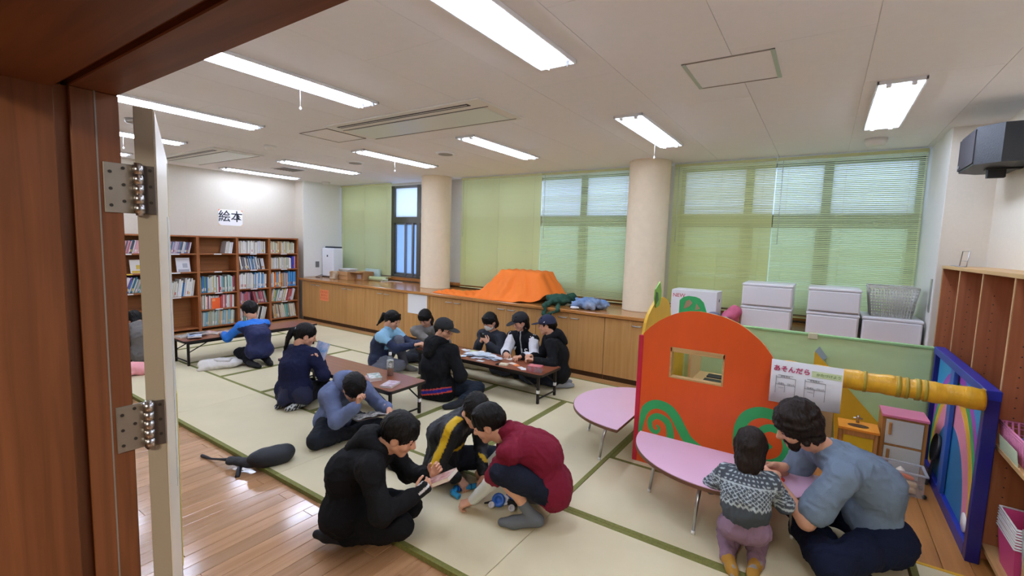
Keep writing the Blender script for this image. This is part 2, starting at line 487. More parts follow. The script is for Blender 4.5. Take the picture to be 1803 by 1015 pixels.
w1 = window(1, W[0][0], W[0][1], [-7.95, -7.28, -6.56], M_pane2)
s = MB()
for xx in (-6.90, -6.70): s.box(xx-.018, xx+.018, -.03, .02, ZB+.02, 1.97, bv=.003)
split_build(s, 'sash_stile', M_alu, w1)
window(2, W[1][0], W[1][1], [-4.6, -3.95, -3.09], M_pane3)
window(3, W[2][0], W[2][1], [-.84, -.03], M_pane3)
# sill board behind the worktop
b = MB(); b.box(-8.65, .81, 6.36, YB+.06, .845, .90, bv=.004)
structure(b.build('trim_1', wood('sill_wood', 'b57a3d', '9a6430', .4, 'X')))

# ---- blinds
M_bl = mat('blind_slat_green', 'e3e2a6', .45, translucent=.45)
M_bl2 = mat('blind_slat_pale', 'e6ecc0', .45, translucent=.5)
M_rail = mat('blind_rail', 'd6d89c', .4)
def blind(x0, x1, z0, tilt, label, m, z1=2.73, yb=6.29, rag=0):
    t = thing('venetian_blind', label, 'blind', (0, yb, 0), 0, 'window blinds')
    b = MB(); b.box(x0, x1, -.02, .02, z1-.035, z1, bv=.003); b.build('headrail', M_rail, t)
    s = MB(); p = .0205; n = int((z1-.05-z0)/p); ca, sa = math.cos(tilt)*.0125, math.sin(tilt)*.0125
    for k in range(n):
        z = z1-.05-k*p; c = .0014
        e = (random.random()-.5)*.002
        s.add([(x0, -ca, z-sa+e), (x1, -ca, z-sa+e), (x1, 0, z+c), (x0, 0, z+c), (x1, ca, z+sa-e), (x0, ca, z+sa-e)], [[0, 1, 2, 3], [3, 2, 4, 5]], False)
    o = s.build('slats', m, t, fix=False); o['kind'] = 'stuff'
    b = MB(); b.box(x0, x1, -.011, .011, z0-.014, z0, bv=.002); b.build('bottom_rail', M_rail, t)
    nl = max(2, int((x1-x0)/.55)+1)
    for k in range(nl):
        xx = x0+.12+(x1-x0-.24)*k/(nl-1)
        b = MB(); b.tube([(xx, -.0135, z0), (xx, -.0135, z1-.03)], .0012, 5); b.build('ladder_cord', M_rail, t)
    b = MB(); b.tube([(x0+.06, -.03, z1-.03), (x0+.062, -.032, z1-1.0)], .004, 6); b.build('tilt_wand', mat('clear_wand', 'cfd6c4', .2), t)
    return t
blind(-8.63, -7.08, .90, 1.32, 'closed green blind beside the air purifier', M_bl)
blind(-5.30, -3.70, .86, 1.30, 'closed green blind left of the orange cloth mound', M_bl)
blind(-3.69, -2.22, .86, .66, 'half open green blind behind the orange cloth mound', M_bl2)
blind(-1.70, -.545, .90, .85, 'half open olive blind right of the column, above the white carton', M_bl)
blind(-.535, .79, .90, .68, 'half open pale green blind above the storage drawers', M_bl2)
# ================================================================== CEILING FIXTURES
M_tube = mat('fluorescent_tube', 'd8e5ff', .5, emit=TUBE_E)
M_refl = mat('reflector_white', 'f2f2f2', .35)
M_lfr = mat('light_frame', 'e8e8e8', .4)
def ceiling_light(x, y0, y1, label, cord=False, kind=0):
    t = thing('ceiling_light', label, 'light', (x, (y0+y1)/2, ZT), 0, 'fluorescent ceiling lights')
    l = (y1-y0)/2; w = .125
    b = MB()
    b.box(-w, -w+.012, -l, l, -.022, 0, bv=.002); b.box(w-.012, w, -l, l, -.022, 0, bv=.002)
    b.box(-w, w, -l, -l+.012, -.022, 0, bv=.002); b.box(-w, w, l-.012, l, -.022, 0, bv=.002)
    b.build('frame', M_lfr, t)
    b = MB(); b.prism([(-w+.01, -.003), (-.02, -.003), (0, -.014), (.02, -.003), (w-.01, -.003), (w-.01, -.001), (-w+.01, -.001)], -l+.01, l-.01, 'Y')
    b.build('reflector', M_refl, t)
    for s in (-1, 1):
        b = MB(); b.cyl((s*.062, -l+.05, -.019), (s*.062, l-.05, -.019), .0155, 12); b.build('tube', M_tube, t)
        b = MB()
        for e in (-1, 1): b.box(s*.062-.014, s*.062+.014, e*(l-.032)-.016, e*(l-.032)+.016, -.036, -.002, bv=.003)
        split_build(b, 'lamp_holder', M_lfr, t)
    if cord:
        b = MB(); b.tube([(-w+.004, cord, -.02), (-w+.004, cord, -.14)], .0016, 5); b.lathe([(.0, -.165), (.008, -.160), (.009, -.148), (.003, -.138), (0, -.137)], (-w+.004, cord, 0), 10)
        b.build('pull_cord', M_white, t)
near = {.315: 'ceiling light above the man, just out of view', -1.435: 'fluorescent ceiling light nearest the camera, cut by the top of the photo', -3.18: 'long ceiling light just beside the door header with hanging pull cord',
        -4.88: 'ceiling light behind the top of the open door', -6.63: 'ceiling light partly hidden behind the open door edge', -8.37: 'small far ceiling light seen between door frame and door edge'}
far = {.315: 'short looking ceiling light near the wall speaker', -1.445: 'ceiling light in front of the column beside the blinds, with pull cord', -3.19: 'ceiling light over the orange cloth mound',
       -4.91: 'ceiling light before the column nearer the bookshelves, with pull cord', -6.64: 'ceiling light beside the dark ceiling vent', -8.37: 'ceiling light above the picture book sign'}
cords_n = {-3.18: .13, -6.63: .10}; cords_f = {-1.445: .48, -4.91: .05}
for x, l in near.items(): ceiling_light(x, 1.27, 2.58, l, cords_n.get(x, False))
for x, l in far.items(): ceiling_light(x, 3.81, 5.14, l, cords_f.get(x, False))

M_ac = mat('air_conditioner_white', 'e6e2d8', .5); M_slot = mat('slot_dark', '38342f', .7); M_acg = mat('ac_grille', 'dfe3da', .35)
def ac(x0, x1, y0, y1, label):
    t = thing('ceiling_air_conditioner', label, 'air conditioner', (0, 0, ZT), 0, 'ceiling air conditioners')
    b = MB(); b.box(x0, x1, y0, y1, -.014, 0, bv=.004); b.build('panel', M_ac, t)
    b = MB(); b.box(x0+.12, x1-.16, y0+.06, y0+.11, -.0165, -.013); b.build('air_slot', M_slot, t)
    b = MB(); b.box(x0+.14, x1-.18, y0+.078, y0+.086, -.019, -.016); b.build('louver', M_ac, t)
    b = MB(); b.box(x0+.10, x1-.10, y0+.20, y1-.06, -.019, -.013, bv=.003); b.build('intake_grille', M_acg, t)
    b = MB(); b.box(x0+.05, x1-.05, y0+.185, y0+.193, -.0165, -.013); b.box(x0+.05, x1-.05, y1-.045, y1-.038, -.0165, -.013); split_build(b, 'seam', M_slot, t)
ac(-4.20, -2.27, 2.86, 3.50, 'white ceiling air conditioner in the middle of the ceiling')
ac(-8.45, -6.53, 2.88, 3.52, 'white ceiling air conditioner above the left low table')
M_hat = mat('hatch_frame', 'b6bdb6', .4, metal=.6); M_line = mat('hatch_line', '8d8478', .7)
def hatch(x0, x1, y0, y1, label, metal):
    t = thing('ceiling_hatch', label, 'hatch', (0, 0, ZT), 0, 'ceiling hatches')
    b = MB(); b.box(x0+.012, x1-.012, y0+.012, y1-.012, -.003, 0); b.build('hatch_panel', M_ceil, t)
    b = MB(); e = .022 if metal else .010
    b.box(x0, x0+e, y0, y1, -.006, 0); b.box(x1-e, x1, y0, y1, -.006, 0); split_build(b, 'frame_bar', M_hat if metal else M_line, t)
    b = MB(); b.box(x0, x1, y0, y0+.009, -.005, 0); b.box(x0, x1, y1-.009, y1, -.005, 0); split_build(b, 'frame_edge', M_line, t)
hatch(-.80, -.31, 2.94, 3.43, 'square ceiling hatch with two metal sides near the right light', True)
hatch(-4.75, -4.27, 2.94, 3.43, 'plain square ceiling hatch beside the middle air conditioner', False)
def disc(x, y, r, h, label, cat, name, m, inner=None):
    t = thing(name, label, cat, (x, y, ZT))
    b = MB(); b.lathe([(0, -h), (r*.8, -h), (r*.97, -h*.55), (r, 0)], (0, 0, 0), 24); b.build('cover', m, t)
    if inner: b = MB(); b.lathe([(0, -h-.003), (r*.72, -h-.003), (r*.72, -h+.002)], (0, 0, 0), 24); b.build('mesh_disc', inner, t)
M_sp = mat('speaker_grey_mesh', '9d958a', .6)
disc(-4.04, 4.46, .125, .016, 'round grey ceiling speaker near the middle column', 'ceiling speaker', 'ceiling_speaker', M_lfr, M_sp)
disc(-5.76, 4.43, .125, .016, 'round grey ceiling speaker near the bookshelf column', 'ceiling speaker', 'ceiling_speaker', M_lfr, M_sp)
disc(.32, 5.66, .09, .06, 'round cream smoke detector above the pale blind', 'smoke detector', 'smoke_detector', M_ac)
disc(-8.38, 5.75, .08, .05, 'round cream smoke detector over the air purifier', 'smoke detector', 'smoke_detector', M_ac)
disc(-5.76, 3.18, .07, .04, 'small cream sensor between the two air conditioners', 'sensor', 'smoke_detector', M_ac)
disc(-5.74, 1.81, .07, .045, 'sprinkler disc by the top of the open door', 'sprinkler', 'sprinkler_head', M_chrome)
t = thing('ceiling_vent', 'dark rectangular ceiling vent near the bookshelves', 'vent', (-7.43, 4.41, ZT))
b = MB(); b.box(-.2, .2, -.2, .2, -.008, 0, bv=.003); b.build('frame', M_lfr, t)
b = MB(); b.box(-.17, .17, -.17, .17, -.010, -.007); b.build('backing', M_slot, t)
for k in range(7): b = MB(); b.box(-.17, .17, -.155+k*.05, -.135+k*.05, -.014, -.009); b.build('slat', M_sp, t)

# ================================================================== CABINETS ALONG THE WINDOWS
M_cab = wood('cabinet_oak', 'c6965e', 'b58348', .42, 'Z', 4, per=.05)
M_cabk = mat('cabinet_plinth', '8a5c30', .5); M_top = wood('worktop_oak', 'bd8245', 'a56c33', .25, 'X', 4, spec=.5, coat=.3)
M_gap = mat('shadow_gap', '4a2f18', .8)
CY = 5.32
b = MB(); b.box(-8.655, .813, 5.295, 6.45, .78, .822, bv=.006)
tag(b.build('worktop', M_top), 'long oak worktop running along the window wall', 'worktop')
units = [(-8.56, -7.62), (-7.62, -6.66), (-6.66, -5.68), (-5.68, -5.10), (-5.10, -4.12), (-4.12, -3.145), (-3.145, -2.167), (-2.167, -1.19), (-1.19, -.21), (-.21, .80)]
ul = ['oak base cabinet with an orange notice, next to the bookshelves', 'oak base cabinet second from the bookshelves', 'oak base cabinet left of the white sheet', 'narrow oak base cabinet with a white sheet on it',
      'oak base cabinet behind the black capped person at the card table', 'oak base cabinet behind the masked person', 'oak base cabinet behind the person in the navy cap', 'oak base cabinet next to the orange play panel',
      'oak base cabinet hidden behind the orange play panel', 'oak base cabinet hidden behind the green play wall']
for (x0, x1), l in zip(units, ul):
    t = thing('base_cabinet', l, 'cabinet', (x0, CY, 0), 0, 'base cabinets under the windows')
    w_ = x1-x0
    b = MB(); b.box(.003, w_-.003, .02, .95, .0-.028, .779); b.build('body', M_gap, t)
    b = MB(); b.box(0, w_, .022, .06, -.028, .06); b.build('plinth', M_cabk, t)
    if w_ > .7:
        for s in (0, 1):
            d = MB(); a0, a1 = (.003, w_/2-.0015) if s == 0 else (w_/2+.0015, w_-.003)
            d.box(a0, a1, 0, .02, .062, .772, bv=.0015); d = d.build('door', M_cab, t)
            hx = w_/2-.085 if s == 0 else w_/2+.085
            h = MB(); h.tube([(hx-.055, .002, .715), (hx-.05, -.022, .715), (hx, -.028, .715), (hx+.05, -.022, .715), (hx+.055, .002, .715)], .007, 8); h.build('handle', M_chrome, d)
    else:
        d = MB(); d.box(.003, w_-.003, 0, .02, .062, .772, bv=.0015); d.build('door', M_cab, t)
t = MB(); t.box(-5.58, -5.15, CY-.006, CY-.0015, .46, .775, bv=.0008)
tag(t.build('paper_sheet', mat('white_sheet', 'f4f4f6', .6)), 'blank white sheet fixed to the narrow cabinet', 'sheet')
nt_ = thing('paper_notice', 'orange paper notice with red writing on a cabinet door', 'notice', (-7.83, CY-.004, .54))
b = MB(); b.box(-.135, .135, 0, .0025, -.105, .105); b.build('sheet', mat('orange_paper', 'f0915e', .7), nt_)
for k, s in enumerate(('さわらない', 'あけない', 'でください')):
    text_mesh(s, .05, mat('red_ink', 'c8412d', .7), 'lettering', nt_, frame((0, -.001, .06-k*.06), (1, 0, 0), (0, 0, 1)))

# ================================================================== BOOKCASES ON THE LEFT WALL
M_bc = wood('bookcase_wood', 'a8683a', '8f5229', .5, 'Y', 4); M_bcv = wood('bookcase_wood_upright', 'a8683a', '8f5229', .5, 'Z', 4)
M_bcb = wood('bookcase_back', '9e6431', '8a5427', .6, 'Y', 3)
BX = -8.62; BD = .29                      # front plane and depth
BCS = [(2.26, 2.885), (2.885, 3.515), (3.515, 4.140), (4.140, 4.715), (4.715, 5.290)]
blab = ['wooden bookcase seen between door frame and door edge', 'wooden bookcase with an open lower bay beside the door edge', 'wooden bookcase with two nearly empty top shelves',
        'wooden bookcase directly behind the child in the blue jersey', 'full wooden bookcase next to the white pillar']
shelf_z = {0: [1.305, 1.0, .70, .43, .06], 1: [1.305, 1.0, .60, .06], 2: [1.305, 1.0, .635, .355, .06], 3: [1.305, 1.01, .665, .385, .06], 4: [1.305, 1.01, .665, .385, .06]}
for k, (y0, y1) in enumerate(BCS):
    t = thing('bookcase', blab[k], 'bookcase', (BX, (y0+y1)/2, 0), 0, 'bookcases on the left wall')
    hw = (y1-y0)/2
    for s in (-1, 1):
        b = MB(); lo, hi = sorted((s*hw, s*(hw-.022))); b.box(-BD, 0, lo+.0008, hi-.0008, FZ, 1.595, bv=.002); b.build('side_panel', M_bcv, t)
    b = MB(); b.box(-BD, -BD+.008, -hw+.02, hw-.02, FZ, 1.58); b.build('back_panel', M_bcb, t)
    b = MB(); b.box(-BD, .002, -hw+.001, hw-.001, 1.575, 1.60, bv=.002); b.build('top_panel', M_bc, t)
    for z in shelf_z[k]:
        b = MB(); b.box(-BD+.008, -.004, -hw+.022, hw-.022, z-.02, z, bv=.0015); sh = b.build('shelf', M_bc, t)
        if z > .1:
            b = MB(); b.box(-.004, -.0025, -.07, .05, z-.019, z-.002); b.build('shelf_label', M_white if not (k == 0 and abs(z-1.0) < .01) else mat('yellow_label', 'd9b93a', .6), sh)

pal_white = ['e9e7e2', 'dcdad6', 'f0eee8', 'cfcdc8', 'd8d3c6', 'e4e2ea']
pal_mix = ['d9d6cf', 'e8e4da', '2f6fa8', '8fb8d0', 'c94f4f', 'e9c85a', '5f9e8a', 'f0ede6', 'b9b4aa', '6a4a8a', '3b5a3f', 'e08a5a', 'c9a9b8', '9fb0a0', 'ece8ef', '2d6f86']
pal_teal = ['5fa5a0', '8cc0b4', 'e8e6dc', '3d7f8f', 'c0d4cc', '9a3f52', '4a7fb0', 'e0d7a8', 'd9d6cf', '70988a']
pal_cream = ['d9d0b4', 'cfc7ae', 'b9c4b0', 'e3dcc4', 'a9b8b0', 'c8b98e', 'dcd8cc', 'c9a27a']
pal_comic = ['d8d4d8', 'b9a9c0', 'c8c4c8', '8d6d8a', 'd9a0a8', '4f7f98', 'e6e2e4', '5a5560']
def book_mat(c): return mat('book_cover_'+c, c, .5)
M_page = mat('book_pages', 'efe8d8', .8)
NB = [0]
def book(t_, h, d, c, loc, lean=0, label='', group='', rz=0, flat=False):
    """thickness along y, height z, depth -x; spine on the +x side"""
    o = thing('book', label, 'book', loc, 0, group)
    b = MB(); cth = .0018
    b.box(-d, 0, 0, cth, 0, h); b.box(-d, 0, t_-cth, t_, 0, h); b.box(-cth, .0006, .0002, t_-.0002, 0, h)
    b.build('cover', book_mat(c), o)
    p = MB(); p.box(-d+.003, -cth, cth, t_-cth, .003, h-.003); p.build('pages', M_page, o)
    if h > .15 and random.random() < .6:
        q = MB(); q.box(.0006, .0011, t_*.15, t_*.85, h*.12, h*.30); q.build('spine_label', book_mat(random.choice(pal_white+['d9b93a', 'c94f4f'])), o)
    o.rotation_euler = (-lean, 0, rz)
    NB[0] += 1
    return o
rows = ['top shelf', 'second shelf', 'third shelf', 'fourth shelf', 'bottom shelf']
cases = ['bookcase left of door edge', 'bookcase right of door edge', 'third bookcase from pillar', 'second bookcase from pillar', 'bookcase beside white pillar']
CN = {'e': 'white', 'd': 'pale', 'f': 'white', 'c': 'tan', 'b': 'grey', '2': 'blue', '8': 'grey green', '5': 'teal', '3': 'dark', '6': 'muted', '9': 'dull', '4': 'blue', '7': 'teal', 'a': 'dusty'}
CNX = {'c94f4f': 'red', 'e9c85a': 'yellow', '5f9e8a': 'teal', '6a4a8a': 'purple', 'e08a5a': 'orange', 'e8833a': 'orange', '9a3f52': 'wine red', 'c06a78': 'rose', 'a8505a': 'dark red', 'e8a9b8': 'pink', '3b5a3f': 'dark green', 'd9a05a': 'amber', 'a99bb0': 'mauve', '8a7fb0': 'violet'}
ORD = ['first', 'second', 'third', 'fourth', 'fifth', 'sixth', 'seventh', 'eighth', 'ninth', 'tenth']
COUNT = {}
def ordinal(n):
    if n <= 10: return ORD[n-1]
    return '%d%s' % (n, {1: 'st', 2: 'nd', 3: 'rd'}.get(n % 10 if n not in (11, 12, 13) else 0, 'th'))
def fill(k, row, y0, y1, hmin, hmax, pal, lean=0, tmin=.012, tmax=.022):
    z = shelf_z[k][row]; a = lean; y = y0+(hmax*math.sin(-a)+.004 if a < 0 else 0)
    while True:
        t_ = random.uniform(tmin, tmax)*1.12; h = random.uniform(hmin, hmax)
        step = t_/math.cos(a)+.0012
        if y+step+(h*math.sin(a) if a > 0 else 0) > y1: break
        lift = t_*math.sin(a) if a > 0 else 0
        c = random.choice(pal); q = COUNT[(k, row)] = COUNT.get((k, row), 0)+1
        book(t_, h, random.uniform(.15, .20), c, (BX-.03-random.uniform(0, .035), y, z+.0005+lift), a,
             '%s book, %s from left on %s of %s' % (CNX.get(c, CN.get(c[0], 'plain')), ordinal(q), rows[min(row, 4)], cases[k]), 'books on the %s of %s' % (rows[min(row, 4)], cases[k]))
        y += step
e = .03
def span(k): return BCS[k][0]+e, BCS[k][1]-e
s0, s1 = span(0)
fill(0, 0, s0, s1, .19, .205, pal_comic, .25); fill(0, 2, s0, s1, .2, .26, pal_mix, .33)
s0, s1 = span(1)
fill(1, 0, s0, s1-.04, .18, .195, pal_comic, .22, .014, .017); fill(1, 2, s0, s1, .22, .30, pal_mix[:8]+pal_white*2, .14, .014, .024)
s0, s1 = span(2)
fill(2, 0, s1-.15, s1, .19, .215, pal_white, .16, .018, .024)
fill(2, 2, s0, s1, .23, .295, pal_teal+pal_mix[:4], 0.0, .016, .026)
fill(2, 3, s0, s1-.02, .20, .245, pal_white+['c94f4f', 'a99bb0'], .02, .013, .022)
fill(2, 4, s0, s1, .23, .275, pal_cream+['6fa6c0', '4a7fb0', '8fb8c8'], .05, .016, .026)
s0, s1 = span(3)
fill(3, 0, s0, s1-.02, .20, .235, pal_white+pal_white+['2d6f86', '3b3a3a'], 0, .014, .024)
fill(3, 1, s0, s1-.03, .19, .25, pal_white+['8a8890', '5f86b0', '3c3b42'], -.16, .014, .022)
fill(3, 2, s0, s1, .25, .29, pal_white+['e9e7e2', 'c9d6e4', '5f9ed0'], .03, .014, .022)
fill(3, 3, s0, s0+.21, .19, .23, ['c06a78', '8a7fb0', 'a9c4d4', '5a6f98', 'c9a9b8', 'e4e2ea'], 0, .013, .020)
fill(3, 3, s0+.24, s1, .20, .23, ['7fae9a', 'a8505a', '5f9e8a', 'c9b98e', '8cc0b4', 'c06a78', '9aa4a8'], -.22, .014, .020)
fill(3, 4, s0, s0+.16, .23, .27, pal_teal, .02, .016, .024); fill(3, 4, s0+.30, s1, .24, .28, ['d8d8d4', 'efeeea', '3a3a3c', 'c9c9c6', 'e4e2da'], .22, .015, .022)
s0, s1 = span(4)
fill(4, 0, s0, s1-.03, .19, .23, pal_cream, 0, .014, .024)
fill(4, 1, s0, s1-.09, .20, .225, pal_cream[:4]+pal_white, 0, .014, .022); fill(4, 1, s1-.085, s1-.035, .22, .24, ['3a46b8', '4a52c0'], 0, .018, .024); fill(4, 1, s1-.03, s1, .23, .25, ['e8a9b8'], 0, .012, .02)
fill(4, 2, s0, s1-.10, .24, .30, ['e8833a', '5fa0d4', '8fc4e4', 'e9e7e2', '2f6fa8', 'f0ede6', 'd9d6cf', 'd9a05a'], 0, .015, .024); fill(4, 2, s1-.095, s1, .27, .285, ['4f9ad8', '6fb0e0'], 0, .02, .026)
fill(4, 3, s0, s1-.02, .20, .25, pal_white+pal_mix[:6]+pal_teal[:3], .24, .014, .02)
fill(4, 4, s0, s1, .24, .28, pal_cream+pal_teal[:2]+['8a6f5a'], -.14, .014, .022)
def face_out(label, y, z, h, w_, c, art):
    t = thing('picture_book', label, 'book', (BX-.10, y, z)); t.rotation_euler = (0, -.22, 0)
    b = MB(); b.box(-.008, 0, 0, w_, 0, h, bv=.001); b.build('cover', book_mat(c), t)
    b = MB(); b.box(0, .0006, w_*.1, w_*.9, 0.004, h*.18); b.box(0, .0006, w_*.45, w_*.8, h*.3, h*.6); b.build('cover_art', book_mat(art), t)
face_out('white picture book standing face out on the second shelf beside the door edge', 3.24, 1.0, .235, .20, 'f0f0f2', 'b8bcc4')
face_out('white and yellow picture book face out left of the door edge', 2.63, 1.0, .21, .17, 'e9e4da', 'e0c040')
t = thing('picture_book', 'orange picture book face out on the fourth shelf', 'book', (BX-.012, 3.70, .356))
b = MB(); b.box(-.012, 0, 0, .135, 0, .185, bv=.001); b.build('cover', book_mat('f0642a'), t)
b = MB(); b.box(0, .0005, .01, .06, .13, .17); b.build('cover_art', book_mat('f5a070'), t)

# sign above the bookcases
t = thing('wall_sign', 'white paper sign with two black characters above the bookcases', 'sign', (XL+.002, 4.185, 1.935))
b = MB(); b.box(0, .0025, -.205, .205, -.14, .14); b.build('sheet', mat('sign_paper', 'f4f3f4', .6), t)
text_mesh('絵本', .21, mat('black_ink', '20242c', .6), 'lettering', t, frame((.0035, 0, .01), (0, 1, 0), (0, 0, 1)), bold=.002)
for sy in (-1, 1):
    for sz in (-1, 1):
        b = MB(); y, z = sy*.205, sz*.14
        b.add([(.0032, y, z), (.0032, y-sy*.035, z), (.0032, y, z-sz*.035), (.002, y, z), (.002, y-sy*.035, z), (.002, y, z-sz*.035)], [[0, 1, 2], [5, 4, 3], [0, 3, 4, 1], [1, 4, 5, 2], [2, 5, 3, 0]])
        b.build('corner_tab', mat('corner_orange', 'e88a62' if sz > 0 else 'e4c89a', .6) if sz > 0 else mat('corner_tan', 'e4c89a', .6), t)

# ================================================================== LOW FOLDING TABLES
M_tt = wood('table_top_rosewood', '94563a', '7d4229', .3, 'X', 3, spec=.5, coat=.25); M_tk = mat('table_black_trim', '1b1513', .4); M_leg = mat('table_leg_black', '1f1916', .4, metal=.3)
def low_table(label, cx, cy, rz, L_=1.8, W_=.45, H_=.32):
    t = thing('folding_low_table', label, 'table', (cx, cy, 0), rz, 'low folding tables')
    l, w = L_/2, W_/2
    def rr(l, w, r=.03, n=4):
        P = []
        for sx, sy, a0 in ((1, 1, 0), (-1, 1, 90), (-1, -1, 180), (1, -1, 270)):
            for k in range(n+1):
                a = math.radians(a0+90*k/n); P.append((sx*(l-r)+r*math.cos(a), sy*(w-r)+r*math.sin(a)))
        return P
    b = MB(); b.prism(rr(l-.006, w-.006), H_-.02, H_, 'Z'); b.build('tabletop', M_tt, t)
    b = MB(); b.prism(rr(l, w), H_-.026, H_-.003, 'Z'); b.build('edge_band', M_tk, t)
    b = MB()
    for s in (-1, 1): b.box(-l+.04, l-.04, s*(w-.035)-.008, s*(w-.035)+.008, H_-.05, H_-.026)
    split_build(b, 'apron_rail', M_leg, t)
    for s in (-1, 1):
        for q in (-1, 1):
            b = MB(); b.box(s*(l-.055)-.013, s*(l-.055)+.013, q*(w-.045)-.013, q*(w-.045)+.013, 0, H_-.026, bv=.003)
            lg = b.build('leg', M_leg, t)
            k = MB(); k.box(s*(l-.055)-.0135, s*(l-.055)+.0135, q*(w-.045)-.0135, q*(w-.045)+.0135, .11, .145, bv=.001); k.build('leg_sticker', M_white, lg) if (s == 1) else None
            c = MB(); c.tube([(s*(l-.06), q*(w-.06), .16), (s*(l-.30), q*(w-.06), H_-.04)], .007, 6); c.build('brace', M_leg, t)
        b = MB(); b.tube([(s*(l-.055), -w+.05, .05), (s*(l-.055), w-.05, .05)], .009, 8); b.build('crossbar', M_leg, t)
low_table('long low folding table in front of the bookcases', -6.605, 3.32, math.pi/2)
low_table('long low folding table with a drink bottle on it', -3.94, 2.93, 0)
low_table('long low folding table covered with playing cards', -3.18, 4.225, 0)

# ================================================================== PLAYHOUSE CORNER
M_pink = mat('pink_laminate', 'e6bcd6', .35, var=.02); M_brn = mat('brown_edge', '6a4630', .5)
def half_table(label, cx, cy, rz, r=.555, H_=.335):
    """straight side along local x at y=0, bulge toward -y"""
    t = thing('half_round_table', label, 'table', (cx, cy, 0), rz, 'pink half round tables')
    n = 36
    P = [(r*math.cos(math.pi+math.pi*k/n), r*math.sin(math.pi+math.pi*k/n)) for k in range(n+1)]
    Q = [(x*1.008, y*1.008) for x, y in P]
    b = MB(); b.prism(P, H_-.006, H_, 'Z'); b.build('tabletop', M_pink, t)
    b = MB(); b.prism(Q, H_-.024, H_-.0045, 'Z'); b.build('edge_band', M_brn, t)
    for k, (lx, ly) in enumerate(((-.40, -.17), (.40, -.17), (-.06, -.46), (-.30, -.05), (.30, -.05))):
        if k > 2: continue
        b = MB(); b.tube([(lx*.9, ly*.85, H_-.026), (lx*1.0, ly, .16), (lx*1.04, ly*1.06, .002)], [.013, .011, .009], 10); lg = b.build('leg', M_chrome, t)
        c = MB(); c.tube([(lx*.97, ly*.95, .22), (lx*.75, ly*.72, H_-.03)], .005, 6); c.build('stay', M_chrome, lg)
        f = MB(); f.lathe([(0, 0), (.011, 0), (.011, .02), (.008, .022)], (lx*1.04, ly*1.06, 0), 10); f.build('foot_cap', M_white, lg)
half_table('pink half round table in front of the orange play panel', -.44, 3.215, 0)
half_table('pink half round table left of the red panel edge', -1.135, 3.68, -math.pi/2)
# ================================================================== SOFT SHAPES (blended round forms turned into one skin)
def V3(p): return np.asarray(p, dtype=np.float64)
def unit(v):
    v = V3(v); n = np.linalg.norm(v); return v/n if n > 1e-9 else V3((0, 0, 1))
def cap(a, b, ra, rb=None, k=.02, sub=False): return ('c', V3(a), V3(b), ra, ra if rb is None else rb, k, sub)
def ell(c, r, ax=None, k=.02, sub=False): return ('e', V3(c), np.eye(3) if ax is None else np.array(ax, float), V3(r), None, k, sub)
def rbx(c, h, ax=None, r=.005, k=.01, sub=False): return ('b', V3(c), np.eye(3) if ax is None else np.array(ax, float), V3(h), r, k, sub)

